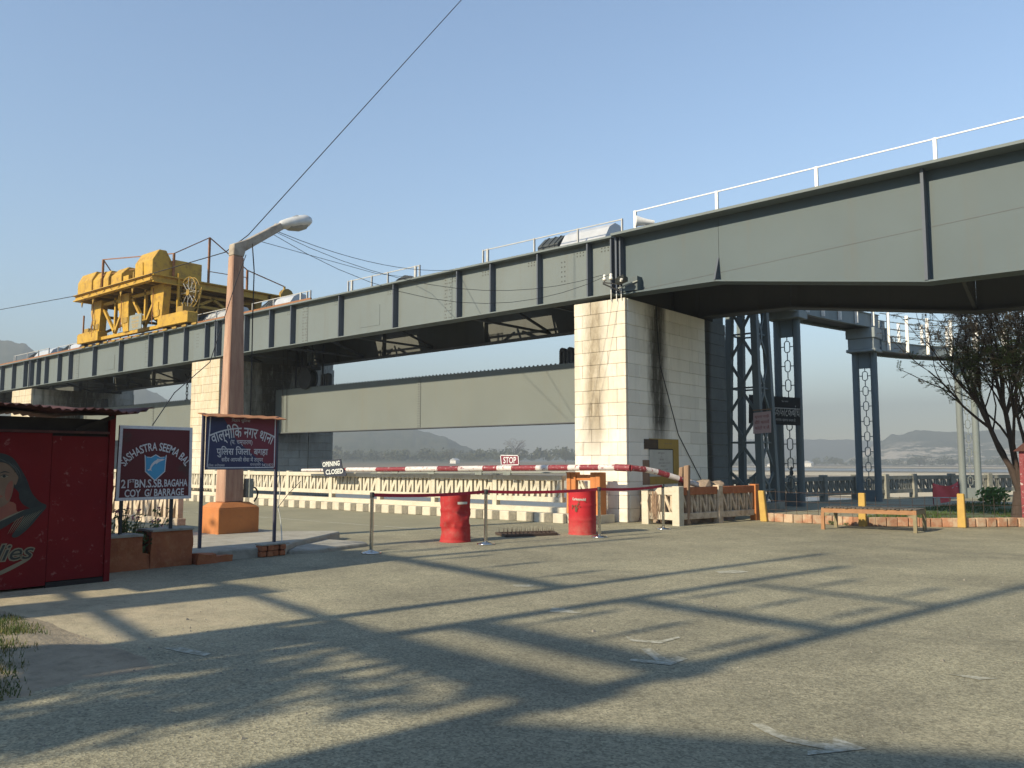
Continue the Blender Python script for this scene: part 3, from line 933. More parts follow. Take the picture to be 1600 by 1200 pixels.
# approach span on the right, deeper, with haunches
def app_prof(yf):
    off = 0.0
    return [(-11.28, 5.68), (-8.55, 5.66), (-4.08, 5.02), (16, 4.93)]
t = thing('approach_span', 'deep blue-grey plate girder span crossing over the plaza on the right', 'bridge', (0, 19.8, 5.0))
P = app_prof(0)
XE = [(-11.28, 5.68), (-8.55, 5.66), (-4.08, 5.02), (0.6, 5.0), (5.2, 4.98), (10, 4.96), (16, 4.93)]
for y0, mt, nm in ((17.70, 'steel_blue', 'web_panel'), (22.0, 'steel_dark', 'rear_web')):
    for i in range(len(XE) - 1):
        (a, za), (b, zb_) = XE[i], XE[i + 1]
        g = .008 if i else 0
        MB().hexa([(a + g, y0, za), (b, y0, zb_), (b, y0 + .03, zb_), (a + g, y0 + .03, za)],
                  [(a + g, y0, ZT - .06 + zs(a)), (b, y0, ZT - .06 + zs(b)), (b, y0 + .03, ZT - .06 + zs(b)), (a + g, y0 + .03, ZT - .06 + zs(a))]).build(nm, M[mt], t)
        MB().hexa([(a, y0 - .22, za - .035), (b, y0 - .22, zb_ - .035), (b, y0 + .26, zb_ - .035), (a, y0 + .26, za - .035)],
                  [(a, y0 - .22, za), (b, y0 - .22, zb_), (b, y0 + .26, zb_), (a, y0 + .26, za)]).build('bottom_flange' if y0 < 20 else 'rear_bottom_flange', M[mt if y0 < 20 else 'steel_dark'], t)
plate(MB(), -11.28, 16, 17.30, 18.0, ZT - .06, ZT).build('top_flange', M['steel'], t)
plate(MB(), -11.28, 16, 21.7, 22.35, ZT - .06, ZT).build('rear_top_flange', M['steel_dark'], t)
plate(MB(), -11.40, 16, 17.74, 21.99, ZT - .125, ZT - .095).build('deck_plate', M['steel_dark'], t)
MB().box(-11.40, -11.26, 17.735, 17.75, ZB + .04, ZT - .13).build('joint_plate', M['steel_dark'], t)
MB().box(-11.40, -11.26, 21.985, 21.995, ZB - .0, ZT - .13).build('joint_plate', M['steel_dark'], t)
plate(MB(), -11.27, -11.22, 17.48, 17.698, ZB, ZT - .06).build('stiffener', M['stiff'], t)
plate(MB(), -11.16, -11.12, 17.50, 17.698, ZB, ZT - .06).build('stiffener', M['stiff'], t)
for x, z in ((-4.08, 5.02), (0.6, 5.0), (5.2, 4.98), (10, 4.96)):
    MB().box(x - .03, x + .03, 17.46, 17.698, z, ZT - .06 + zs(x)).build('stiffener', M['stiff'], t)
# pointed gusset over the haunch
MB().hexa([(-8.58, 17.46, 5.66), (-8.54, 17.46, 5.66), (-8.54, 17.698, 5.66), (-8.58, 17.698, 5.66)],
          [(-8.58, 17.68, 6.22), (-8.54, 17.68, 6.22), (-8.54, 17.698, 6.22), (-8.58, 17.698, 6.22)]).build('gusset', M['stiff'], t)
for x in (-4.1, 0.5, 5):
    mb = MB()
    zb_ = 5.75 if x < -5 else 5.1
    mb.beam((x, 17.75, zb_), (x, 21.98, ZT - .25), .08, .08).beam((x, 17.75, ZT - .25), (x, 21.98, zb_), .08, .08)
    mb.build('cross_frame', M['steel_dark'], t)
# thin painted seam on the web
mb = MB()
mb.beam((-11.1, 17.697, 5.72), (5, 17.697, 6.62), .004, .010)
mb.build('weld_seam', M['steel_dark'], t)
# small bracket box at the joint
MB().box(-11.05, -10.62, 17.47, 17.694, 5.70, 6.05).build('joint_box', M['steel_blue'], t)

# ------------------------------------------------------------------ piers of whitewashed blocks
def chamfer_block(name, sx, sy, sz, m, c=.009):
    """block centred on the origin with chamfered outer edges"""
    mb = MB().box(-sx / 2, sx / 2, -sy / 2, sy / 2, -sz / 2, sz / 2)
    me = mb.mesh(name, m)
    bm = bmesh.new()
    bm.from_mesh(me)
    bmesh.ops.bevel(bm, geom=list(bm.edges), offset=c, segments=1, affect='EDGES')
    bm.to_mesh(me)
    bm.free()
    return me
def pier(x0, x1, ztop, zbot, label, mf, ms, front_n, near=False):
    y0, y1 = 17.5, 23.05
    t = thing('bridge_pier', label, 'pier', ((x0 + x1) / 2, 20.3, 0), 'whitewashed block piers')
    MB().box(x0 + .03, x1 - .03, y0 + .03, y1 - .03, zbot, ztop - .02).build('core', M['mortar'], t)
    ch = 0.332
    n = int(round((ztop - max(zbot, 0)) / ch))
    ch = (ztop - max(zbot, 0)) / n
    bl = (x1 - x0) / front_n
    full = chamfer_block('block', bl - .004, .11, ch - .005, M[mf])
    half = chamfer_block('block', bl / 2 - .004, .11, ch - .005, M[mf])
    sl = 1.06
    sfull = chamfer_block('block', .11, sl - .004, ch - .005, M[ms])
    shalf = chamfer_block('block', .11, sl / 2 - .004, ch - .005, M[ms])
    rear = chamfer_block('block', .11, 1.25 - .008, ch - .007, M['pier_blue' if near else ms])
    for r in range(n):
        z = max(zbot, 0) + ch * (r + .5)
        j = lambda: rnd.uniform(-.004, .004)
        if r % 2 == 0:
            for i in range(front_n):
                inst('block', full, t, (x0 + bl * (i + .5), y0 + .05 + j(), z))
        else:
            inst('block', half, t, (x0 + bl * .25, y0 + .05 + j(), z))
            for i in range(front_n - 1):
                inst('block', full, t, (x0 + bl * (i + 1), y0 + .05 + j(), z))
            inst('block', half, t, (x1 - bl * .25, y0 + .05 + j(), z))
        if True:
            ys = y0 + .105
            L = 4.24 - .105 if near else 4.24 - .105
            if r % 2 == 0:
                q = ys
                for i in range(3):
                    inst('block', sfull, t, (x1 - .05 + j(), q + sl / 2, z))
                    q += sl
                w = y0 + 4.25 - q
                me = shalf if w < .6 else sfull
                inst('block', sfull, t, (x1 - .05 + j(), q + w / 2, z), scale=(1, w / sl, 1))
            else:
                q = ys
                inst('block', shalf, t, (x1 - .05 + j(), q + sl / 4, z))
                q += sl / 2
                for i in range(3):
                    inst('block', sfull, t, (x1 - .05 + j(), q + sl / 2, z))
                    q += sl
                w = y0 + 4.25 - q
                inst('block', shalf, t, (x1 - .05 + j(), q + w / 2, z), scale=(1, w / (sl / 2), 1))
            inst('block', rear, t, (x1 - .05 + j(), y0 + 4.25 + .625 + .05, z), scale=(1, (y1 - y0 - 4.25) / 1.25, 1))
    if zbot < 0:
        MB().box(x0, x1, y0, y1, zbot, -.001).build('pier_base', M['conc_dark'], t)
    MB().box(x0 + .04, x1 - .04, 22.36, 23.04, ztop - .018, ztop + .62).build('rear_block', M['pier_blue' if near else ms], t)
    MB().box(x0 + .5, x1 - .35, 17.9, 18.5, ztop - .018, ztop + .11).build('bearing', M['black'], t)
    MB().box(x0 + .5, x1 - .35, 21.6, 22.3, ztop - .018, ztop + .11).build('bearing', M['black'], t)
    return t
pier(-12.56, -11.0, 5.56, -4.3, 'nearest tall whitewashed block pier beside the red drum', 'wash_front', 'wash_side', 3, True)
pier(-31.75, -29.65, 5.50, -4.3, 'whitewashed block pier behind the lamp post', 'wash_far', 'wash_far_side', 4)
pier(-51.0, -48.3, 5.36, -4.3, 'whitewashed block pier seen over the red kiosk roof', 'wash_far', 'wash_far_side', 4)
# ------------------------------------------------------------------ gates
def gate(x0, x1, z0, z1, label, lugs):
    y0, y1 = 20.05, 20.45
    t = thing('sluice_gate', label, 'gate', ((x0 + x1) / 2, 20.2, z0), 'raised sluice gates')
    xm = (x0 + x1) / 2 + .15
    MB().box(x0, xm - .004, y0, y1, z0 + .03, z1).build('skin_plate', M['gate'], t)
    MB().box(xm + .004, x1, y0, y1, z0 + .03, z1).build('skin_plate', M['gate'], t)
    MB().box(x0, x1, y0 - .03, y1 + .03, z0, z0 + .03).build('sill_beam', M['steel_dark'], t)
    MB().box(xm - .17, xm - .006, y0 - .012, y0 - .001, z0 + .05, z1 - .01).build('splice_plate', M['gate'], t)
    mr = MB()
    for i in range(20):
        rivet(mr, xm - .12, z0 + .1 + i * .085, y0 - .012)
        rivet(mr, xm - .05, z0 + .1 + i * .085, y0 - .012)
    x = x0 + .2
    while x < x1 - .1:
        r = .022
        mr.box(x - r, x + r, y0 + .01, y0 + .05, z1, z1 + .035)
        x += .17
    o = mr.build('bolts', M['steel_dark'], t, fix=False)
    o['kind'] = 'stuff'
    for lx in lugs:
        for e in (-.14, .14):
            prof = [(-.10, 0), (-.10, .38)] + [(-.10 * math.cos(a), .38 + .12 * math.sin(a)) for a in (0.4, 0.9, 1.57, 2.24, 2.74)] + [(.10, .38), (.10, 0), (.035, 0), (.035, .34), (0, .40), (-.035, .34), (-.035, 0)]
            MB().prism([(lx + e + a, z1 + b) for a, b in prof], 'y', y0 + .05, y0 + .22).build('lifting_lug', M['black'], t)
    # guide rods at the left end
    for e in (.55, .85):
        MB().tube([(x0 + e, y0 - .05, z0 + .05), (x0 + e, y0 - .05, z1 + 1.6)], .012, 5).build('guide_rod', M['black'], t)
    return t
gate(-29.60, -12.6, 2.61, 4.41, 'pale grey sluice gate hanging between the two nearest piers', [-26.42, -14.75])
gate(-48.25, -31.8, 2.55, 4.33, 'pale grey sluice gate seen between the red kiosk and the lamp post pier', [-45.6, -33.6])
# hoist sheave with its cables
t = thing('hoist_sheave', 'black cable drum hanging at the left end of the near gate', 'pulley', (-27.5, 20.1, 4.72))
MB().tube([(-27.5, 19.93, 4.75), (-27.5, 20.02, 4.75)], .42, 20, True, False).build('flange', M['black'], t)
MB().tube([(-27.5, 20.02, 4.75), (-27.5, 20.2, 4.75)], .33, 16, True, False).build('drum', M['black'], t)
MB().tube([(-27.5, 20.2, 4.75), (-27.5, 20.29, 4.75)], .42, 20, True, False).build('flange', M['black'], t)
for e in (-.28, .25):
    MB().tube([(-27.5 + e, 20.1, 4.9), (-27.5 + e, 20.1, 6.9)], .02, 5).build('cable', M['wire'], t)
MB().box(-27.9, -27.2, 20.0, 20.5, 5.12, 5.25).build('yoke', M['black'], t)
# chain hanging in the second bay
t = thing('hanging_chain', 'black hook chain hanging over the far gate beside the white pier', 'chain', (-36.85, 20.1, 5.0))
for k in range(8):
    z = 5.35 - k * .17
    ring = [(-36.85 + (.05 * math.cos(a) if k % 2 else 0), 20.1 + (0 if k % 2 else .05 * math.cos(a)), z + .11 * math.sin(a)) for a in [i * math.pi / 5 for i in range(11)]]
    MB().tube(ring, .018, 5, False).build('link', M['black'], t)
MB().tube([(-37.1, 20.1, 5.6), (-36.85, 20.1, 5.4), (-36.6, 20.1, 5.6)], .03, 5).build('hook', M['black'], t)
# pipes and struts under the deck at the second pier
t = thing('hoist_trestle', 'dark hoist trestle with struts under the deck at the left end of the gate', 'frame', (-28.6, 21, 5.7))
for x, y in ((-29.0, 20.6), (-28.6, 20.6), (-28.35, 20.6), (-28.0, 21.2)):
    MB().beam((x, y, 4.5), (x, y, 7.0), .06, .06).build('strut', M['black'], t)
MB().beam((-29.5, 20.6, 6.6), (-27.6, 20.6, 5.9), .08, .08).build('strut', M['black'], t)
MB().beam((-29.5, 20.6, 6.1), (-27.9, 20.6, 6.4), .08, .08).build('strut', M['black'], t)
MB().box(-28.75, -28.45, 20.9, 21.1, 5.6, 6.9).build('post', M['steel'], t)

# ------------------------------------------------------------------ railings, hoist covers and things on the bridge deck
def railing(posts, y, ztop, label, group='railings on the bridge deck', w=.035, thick=(), zb=None, mt='rail_grey'):
    x0, x1 = posts[0], posts[-1]
    t = thing('railing', label, 'railing', ((x0 + x1) / 2, y, ZT), group)
    for x in posts:
        ww = .075 if x in thick else w
        b = ZT - .05 + zs(x)
        MB().box(x - ww / 2, x + ww / 2, y - .03, y + .03, b, ztop + zs(x)).build('post', M[mt], t)
    MB().beam((x0, y, ztop - .02 + zs(x0)), (x1, y, ztop - .02 + zs(x1)), .026, .026).build('top_rail', M[mt], t)
    return t
railing([-11.34, -9.0, -6.54, -4.06, -1.6, 0.9, 3.4], 18.6, 8.10, 'long white railing on top of the deep right-hand girder', w=.07, zb=1, mt='rail_white')
for k in range(3):
    d = -SP * k
    nm = ['nearest span', 'second span under the crane', 'third span at the far left'][k]
    railing([-11.75 + d, -13.2 + d, -14.75 + d, -16.57 + d, -16.75 + d], 18.6, 7.97, 'white railing on the right half of the ' + nm, thick=(-16.57 + d,))
    railing([-19.55 + d, -19.75 + d, -21.1 + d, -21.93 + d, -23.0 + d, -23.2 + d], 18.6, 7.95, 'white railing in the middle of the ' + nm, thick=(-19.75 + d, -23.0 + d))
    railing([-25.4 + d, -25.6 + d, -26.0 + d, -27.75 + d, -29.2 + d], 18.6, 7.92, 'white railing on the left end of the ' + nm, thick=(-26.0 + d,))
def hoist_cover(x0, x1, label, y=19.5):
    t = thing('hoist_cover', label, 'machine cover', ((x0 + x1) / 2, y, ZT), 'hoist machines along the bridge deck')
    b = ZT - .05 + zs(x0)
    prof = [(y - .62, b), (y - .62, b + .50), (y - .36, b + .88), (y - .08, b + 1.04), (y + .18, b + 1.02), (y + .5, b + .70), (y + .62, b + .35), (y + .62, b)]
    MB().prism(prof, 'x', x0, x1).build('cover', M['zinc'], t)
    prof = [(y - .55, b), (y - .55, b + .65), (y - .2, b + .95), (y + .3, b + .95), (y + .5, b + .5), (y + .5, b)]
    MB().prism(prof, 'x', x0 - .85, x0 - .12).build('motor', M['motor'], t)
    for e in (-.7, -.45, -.25):
        MB().prism([(a_ + (.015 if a_ > y else -.015), z_ + (.02 if z_ > b else 0)) for a_, z_ in prof], 'x', x0 + e - .02, x0 + e + .02).build('cooling_rib', M['motor'], t)
hoist_cover(-14.05, -12.5, 'silver hood with dark motor on the deck near the joint over the white pier')
hoist_cover(-28.35, -27.2, 'silver hood with dark motor on the deck just right of the lamp post')
hoist_cover(-33.6, -31.3, 'silver hood with dark motor on the deck behind the lamp post shaft')
hoist_cover(-47.6, -46.2, 'small silver hood on the deck left of the crane')
hoist_cover(-52.2, -50.0, 'farthest silver hood on the deck at the far left')
t = thing('covered_motor', 'dark tarpaulin-covered machine on the deck between two white railings', 'machine', (-20.8, 19.3, ZT))
mb = MB()
vs, fs = [], []
for i in range(9):
    for j in range(7):
        u, v = i / 8, j / 6
        e = math.sin(math.pi * u) ** .5 * math.sin(math.pi * v) ** .5
        vs.append((-21.6 + 1.5 * u, 18.8 + 1.0 * v, ZT - .06 + .72 * e * (1 + .25 * mnoise.noise(Vector((u * 3, v * 3, 2))))))
for i in range(8):
    for j in range(6):
        a = i * 7 + j
        fs.append((a, a + 7, a + 8, a + 1))
mb.add(vs, fs).build('tarpaulin', M['sack'], t)
MB().box(-21.5, -20.2, 18.9, 19.7, ZT - .06, ZT + .05).build('base_frame', M['motor'], t)
# loudspeaker horn beside the joint
t = thing('horn_speaker', 'white horn loudspeaker on the girder top beside the railing', 'loudspeaker', (-10.95, 18.4, ZT))
MB().tube([(-11.08, 18.2, 7.68), (-10.99, 18.28, 7.67), (-10.87, 18.4, 7.66), (-10.78, 18.5, 7.65), (-10.74, 18.54, 7.65)], [.15, .115, .08, .07, .06], 14, True).build('horn', M['rail_white'], t)
MB().beam((-10.9, 18.35, 7.18), (-10.9, 18.35, 7.66), .04, .04).build('bracket', M['rail_white'], t)
# insulator bracket with floodlight on the pier corner
t = thing('insulator_bracket', 'steel bracket with two white insulators and a floodlight on the pier corner', 'bracket', (-11.0, 17.2, 5.6))
MB().beam((-11.40, 17.12, 5.93), (-11.0, 17.3, 5.86), .03, .03).build('arm', M['black'], t)
MB().beam((-11.40, 17.12, 5.90), (-11.05, 17.4, 5.70), .03, .03).build('arm', M['black'], t)
MB().beam((-11.1, 17.35, 5.78), (-10.6, 17.45, 5.92), .03, .03).build('arm', M['box_grey'], t)
for x in (-11.35, -11.16):
    MB().lathe([(0.001, .15), (.03, .15), (.042, .12), (.03, .09), (.05, .05), (.052, 0), (0.001, 0)], (x, 17.12, 5.97), 12).build('insulator', M['porcelain'], t)
    MB().beam((x, 17.12, 5.9), (x, 17.12, 5.98), .015, .015).build('pin', M['black'], t)
fl = MB().hexa([(-11.02, 17.1, 5.84), (-10.78, 17.1, 5.90), (-10.78, 17.3, 5.90), (-11.02, 17.3, 5.84)], [(-10.98, 17.02, 5.95), (-10.74, 17.02, 6.03), (-10.78, 17.3, 6.0), (-11.0, 17.3, 5.93)]).build('floodlight', M['motor'], t)
MB().tube([(-10.82, 17.05, 5.87), (-10.79, 17.02, 5.92)], .035, 8).build('lamp_cap', M['porcelain'], t)
for x in (-11.38, -11.22, -11.08):
    MB().tube([(x, 17.46, 5.5), (x, 17.46, 5.80)], .012, 5).build('conduit', M['rail_white'], t)

# ================================================================== THE YELLOW GANTRY CRANE
t = thing('gantry_crane', 'yellow gantry crane with machine hoods standing on the bridge girders', 'crane', (-37.8, 19.8, 7.1))
Y0, Y1 = 16.8, 22.6
zd = 9.42
MB().box(-41.6, -34.0, Y0, Y0 + .12, zd - .30, zd).box(-41.6, -34.0, Y0 - .10, Y0, zd - .06, zd).box(-41.6, -34.0, Y0 - .10, Y0, zd - .30, zd - .25).build('front_beam', M['yellow'], t)
MB().box(-41.6, -34.0, Y1 - .12, Y1, zd - .30, zd).build('rear_beam', M['yellow'], t)
MB().box(-34.12, -34.0, Y0 + .12, Y1 + .9, zd - .32, zd - .002).box(-34.0, -33.88, Y0 + .0, Y1 + .9, zd - .06, zd - .002).box(-34.0, -33.88, Y0, Y1 + .9, zd - .36, zd - .31).build('end_beam', M['yellow'], t)
MB().box(-41.6, -41.48, Y0 + .12, Y1 - .12, zd - .30, zd - .002).build('end_beam', M['yellow'], t)
MB().box(-41.47, -34.13, Y0 + .13, Y1 - .13, zd - .08, zd - .01).build('deck_plate', M['yellow_dark'], t)
for i in range(6):
    x = -40.6 + i * 1.15
    MB().box(x - .05, x + .05, Y0 + .13, Y1 - .13, zd - .28, zd - .081).build('floor_joist', M['yellow_dark'], t)
def cleg(xt0, xt1, xb0, xb1, y, zt, zb, m='yellow'):
    MB().prism([(xb0, zb), (xb1, zb), (xt1 - .04, zt - .55), (xt1, zt), (xt0, zt), (xt0 + .04, zt - .55)], 'y', y - .16, y + .16).build('leg', M[m], t)
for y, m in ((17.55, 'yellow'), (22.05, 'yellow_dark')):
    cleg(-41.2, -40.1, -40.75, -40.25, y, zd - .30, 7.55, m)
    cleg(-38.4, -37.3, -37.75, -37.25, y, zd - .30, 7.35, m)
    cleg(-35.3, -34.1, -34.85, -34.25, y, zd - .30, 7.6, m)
    # bogies on the rails
    for x0, x1 in ((-42.4, -40.15), (-34.4, -31.9)):
        mb = MB().prism([(x0, 7.2), (x1, 7.2), (x1, 7.62), (x1 - .2, 7.68), (x0 + .2, 7.68), (x0, 7.62)], 'y', y - .25, y + .2)
        b = mb.build('bogie', M[m], t)
        for w in (x0 + .35, x1 - .35):
            MB().tube([(w, y - .1, 7.18), (w, y + .1, 7.18)], .14, 14).build('wheel', M['black'], b)
    MB().box(-40.15, -34.4, y - .1, y + .12, 7.22, 7.36).build('sill_beam', M[m], t)
    # truss between the legs
    for a, b in (((-40.3, zd - .55), (-38.9, 7.45)), ((-38.9, 7.45), (-37.9, zd - .6)), ((-37.3, zd - .5), (-36.0, 7.5)), ((-36.0, 7.5), (-34.95, zd - .6)),
                 ((-38.9, 7.36), (-38.9, zd - .32)), ((-36.0, 7.36), (-36.0, zd - .32)), ((-40.3, zd - .5), (-34.9, zd - .5))):
        MB().beam((a[0], y, a[1]), (b[0], y, b[1]), .12, .13).build('truss_member', M[m], t)
# cross trusses from front to rear legs
for x in (-40.5, -37.5, -34.5):
    for a, b in (((17.7, 7.6), (19.9, zd - .6)), ((19.9, zd - .6), (22.0, 7.6)), ((17.7, zd - .55), (22.0, zd - .55)), ((17.7, 8.4), (22.0, 8.4))):
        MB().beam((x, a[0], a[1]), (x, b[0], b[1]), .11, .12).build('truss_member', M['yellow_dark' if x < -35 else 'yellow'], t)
# rails and sleepers under the crane
for y in (17.6, 22.05):
    mb = MB()
    plate(mb, -60, -24, y - .035, y + .035, ZT + .0, ZT + .10)
    mb.build('crane_rail', M['rust'], t)
for i in range(14):
    x = -42 + i * .8
    MB().box(x - .18, x + .18, 17.42, 17.5, ZT - .02 + zs(x), ZT + .06 + zs(x)).build('rail_clip', M['yellow_dark'], t)
# machine hoods
def hood(x0, x1, prof, m='yellow'):
    MB().prism(prof, 'x', x0, x1).build('machine_hood', M[m], t, bevel=.02)
def octo(y0, y1, h, c=.32, z=zd):
    w = y1 - y0
    return [(y0, z), (y0, z + h * .58), (y0 + w * c, z + h), (y1 - w * c, z + h), (y1, z + h * .58), (y1, z)]
hood(-35.7, -34.15, octo(16.85, 17.75, 1.14))
MB().box(-35.6, -34.1, 17.82, 19.1, zd, zd + .80).build('control_box', M['yellow'], t, bevel=.015)
hood(-41.5, -40.0, octo(16.85, 17.7, 1.02, .25))
hood(-39.95, -39.2, octo(16.9, 17.7, .92, .3))
hood(-39.0, -38.5, octo(16.95, 17.6, .85, .2))
hood(-38.2, -37.2, octo(16.95, 17.9, .85, .35))
MB().box(-37.1, -36.6, 17.0, 17.8, zd, zd + .35).build('motor', M['yellow'], t)
for x in (-38.35, -36.3, -35.95):
    MB().tube([(x, 17.1, zd), (x, 17.1, zd + .45)], .05, 8).build('valve', M['yellow_dark'], t)
MB().beam((-35.0, 16.83, zd + .05), (-35.0, 16.83, zd + .62), .26, .05, (0, 1, 0), .12, .04).build('hood_gusset', M['yellow'], t)
# small machinery, brackets and cables that clutter the crane
for x, y, r, h in ((-38.9, 18.6, .22, .5), (-37.6, 19.2, .3, .55), (-36.4, 19.6, .25, .7), (-39.6, 20.2, .3, .6), (-36.9, 17.3, .12, .5), (-38.05, 17.15, .1, .42)):
    MB().tube([(x - .35, y, zd + h * .5), (x + .3, y, zd + h * .5)], r * .8, 12).build('winch_motor', M['yellow_dark' if r > .2 else 'motor'], t)
for x in (-41.0, -39.8, -37.0, -35.9):
    MB().prism([(x - .12, zd - .30), (x + .12, zd - .30), (x, zd - .62)], 'y', 16.86, 16.9).build('bracket', M['yellow_dark'], t)
for k in range(5):
    x = -40.9 + k * 1.5
    MB().tube([(x, 16.78, zd - .1), (x + .5, 16.76, zd - .34), (x + 1.0, 16.78, zd - .12)], .012, 4, False).build('festoon_cable', M['wire'], t)
for x in (-40.5, -37.55, -34.6):
    MB().box(x - .2, x + .2, 17.36, 17.385, 7.75, 8.0).build('access_plate', M['yellow_dark'], t)
    MB().tube([(x - .3, 17.3, 7.4), (x - .3, 17.32, 9.0)], .02, 5).build('pipe', M['rust'], t)
MB().box(-33.0, -32.5, 17.4, 17.9, 7.68, 7.95).build('drive_motor', M['yellow_dark'], t)
MB().box(-41.9, -41.4, 17.4, 17.9, 7.68, 7.9).build('drive_motor', M['yellow_dark'], t)
# hand rails of flat steel, partly rusted
RP = [(-41.3, 18.6, 1.05), (-39.2, 17.0, 1.45), (-34.05, 17.75, 1.05), (-34.05, 19.4, 2.1), (-34.05, 21.35, .95), (-34.05, 23.4, .5)]
for x, y, h in RP:
    MB().beam((x, y, zd - .02), (x, y, zd + h), .09, .07).build('rail_post', M['rust' if h > .6 else 'yellow'], t)
for i in range(len(RP) - 1):
    a, b = RP[i], RP[i + 1]
    MB().beam((a[0], a[1], zd + a[2]), (b[0], b[1], zd + b[2]), .04, .04).build('hand_rail', M['rust'], t)
MB().beam((-39.2, 17.0, zd + .7), (-34.05, 17.75, zd + .7), .03, .03).build('hand_rail', M['rust'], t)
MB().beam((-34.05, 19.4, zd + .55), (-34.05, 21.35, zd + .6), .03, .03).build('hand_rail', M['rust'], t)
# cable reel
rl = MB().tube([(-33.35, 18.05, 8.72), (-33.35, 18.35, 8.72)], .14, 12).build('cable_reel', M['yellow_dark'], t)
for yy in (18.08, 18.24):
    ring = [(-33.35 + .66 * math.cos(a), yy, 8.72 + .66 * math.sin(a)) for a in [i * math.pi / 14 for i in range(29)]]
    MB().tube(ring, .022, 5, False).build('reel_rim', M['yellow_dark'], rl)
    for k in range(8):
        a = k * math.pi / 4
        MB().beam((-33.35, yy, 8.72), (-33.35 + .64 * math.cos(a), yy, 8.72 + .64 * math.sin(a)), .018, .014).build('spoke', M['rail_grey'], rl)
for k in range(9):
    a = k * 2 * math.pi / 9
    MB().beam((-33.35 + .5 * math.cos(a), 18.08, 8.72 + .5 * math.sin(a)), (-33.35 + .5 * math.cos(a), 18.23, 8.72 + .5 * math.sin(a)), .03, .03).build('reel_bar', M['yellow'], rl)
MB().beam((-33.95, 17.95, 7.65), (-33.95, 17.95, 9.6), .09, .09).build('reel_post', M['yellow'], t)
MB().beam((-33.95, 18.2, 8.72), (-33.3, 18.2, 8.72), .08, .08).build('reel_arm', M['yellow'], t)
# ladders
for x, y in ((-41.0, 17.3), (-33.95, 18.6)):
    lm = MB()
    lm.beam((x, y, 7.6), (x, y + .25, 9.1), .05, .05).beam((x + .35, y, 7.6), (x + .35, y + .25, 9.1), .05, .05)
    for k in range(6):
        f = (k + .5) / 6
        lm.beam((x, y + .25 * f, 7.6 + 1.5 * f), (x + .35, y + .25 * f, 7.6 + 1.5 * f), .03, .03)
    lm.build('ladder', M['yellow_dark'], t)
MB().box(-34.9, -34.5, 17.35, 17.75, 7.7, 8.35).build('switch_box', M['yellow'], t, bevel=.01)
MB().tube([(-33.94, 23.35, zd), (-33.7, 23.35, zd)], .34, 16, True, False).build('end_wheel', M['yellow_dark'], t)
MB().beam((-42.1, 17.45, 7.68), (-42.1, 17.45, 8.6), .06, .06).build('buffer_post', M['rust'], t)
# lettered plate on the crane
b = MB().box(-36.55, -35.45, 17.10, 17.13, 7.25, 7.92).build('name_plate', M['box_grey'], t)
mb = MB()
for i, (w, z) in enumerate(((.62, 7.76), (.72, 7.62), (.66, 7.49), (.5, 7.37))):
    put_text(mb, ('भारत', 'गंडक', 'नेपाल', 'बराज')[i], (-36.0, 17.095, z), (1, 0, 0), (0, 0, 1), 0, 0, w, .10)
mb.build('lettering', M['post_yellow'], b)

# ================================================================== STREET LAMP
t = thing('street_lamp', 'square concrete street lamp with pinkish shaft on an orange plinth', 'street lamp', (-14.3, 8.8, 0))
MB().prism([(-14.74, 8.38), (-14.08, 8.38), (-14.08, 9.24), (-14.74, 9.24)], 'z', .12, .62).hexa([(-14.74, 8.38, .62), (-14.08, 8.38, .62), (-14.08, 9.24, .62), (-14.74, 9.24, .62)],
    [(-14.62, 8.50, .72), (-14.17, 8.50, .72), (-14.17, 9.08, .72), (-14.62, 9.08, .72)]).build('plinth', M['orange'], t, bevel=.012)
MB().hexa([(-14.54, 8.57, .72), (-14.22, 8.57, .72), (-14.22, 8.99, .72), (-14.54, 8.99, .72)], [(-14.40, 8.60, 5.45), (-14.22, 8.60, 5.45), (-14.22, 8.84, 5.45), (-14.40, 8.84, 5.45)]).build('shaft', M['lamp_post'], t, bevel=.018)
MB().hexa([(-14.40, 8.60, 5.452), (-14.22, 8.60, 5.452), (-14.22, 8.84, 5.452), (-14.40, 8.84, 5.452)], [(-14.40, 8.61, 5.68), (-14.22, 8.61, 5.68), (-14.22, 8.93, 5.84), (-14.40, 8.93, 5.84)]).build('cap', M['post_bare'], t, bevel=.015)
MB().beam((-14.34, 8.75, 5.60), (-14.34, 9.72, 6.28), .17, .19, w2=.15, h2=.15).build('arm', M['post_bare'], t, bevel=.015)
# lamp head: long tapered shell with a glass bowl
d = Vector((0, .84, .30)).normalized()
s0 = Vector((-14.34, 9.70, 6.30))
up = Vector((0, -d.z, d.y))
def ring(c, a, b, n=14, half=None):
    return [c + Vector((1, 0, 0)) * a * math.cos(2 * math.pi * k / n) + up * b * math.sin(2 * math.pi * k / n) for k in range(n)]
mb = MB()
secs = [(0, .05, .05, 0), (.06, .10, .09, 0), (.25, .15, .12, 0), (.50, .17, .14, .0), (.68, .15, .13, .0), (.78, .09, .08, 0), (.80, .01, .01, 0)]
vs, fs = [], []
for (l, a, b, o_) in secs:
    for k, q in enumerate(ring(s0 + d * l, a, b)):
        vs.append(q)
for i in range(len(secs) - 1):
    for k in range(14):
        k2 = (k + 1) % 14
        fs.append((i * 14 + k, i * 14 + k2, i * 14 + 14 + k2, i * 14 + 14 + k))
hd = mb.add(vs, fs, True).build('lamp_head', M['lamp_shell'], t)
mb = MB()
vs, fs = [], []
for (l, a, b) in ((.10, .06, .04), (.2, .12, .12), (.45, .145, .17), (.62, .13, .15), (.74, .05, .05)):
    for q in ring(s0 + d * l - up * .02, a, b):
        vs.append(q)
for i in range(4):
    for k in range(14):
        k2 = (k + 1) % 14
        fs.append((i * 14 + k, i * 14 + k2, i * 14 + 14 + k2, i * 14 + 14 + k))
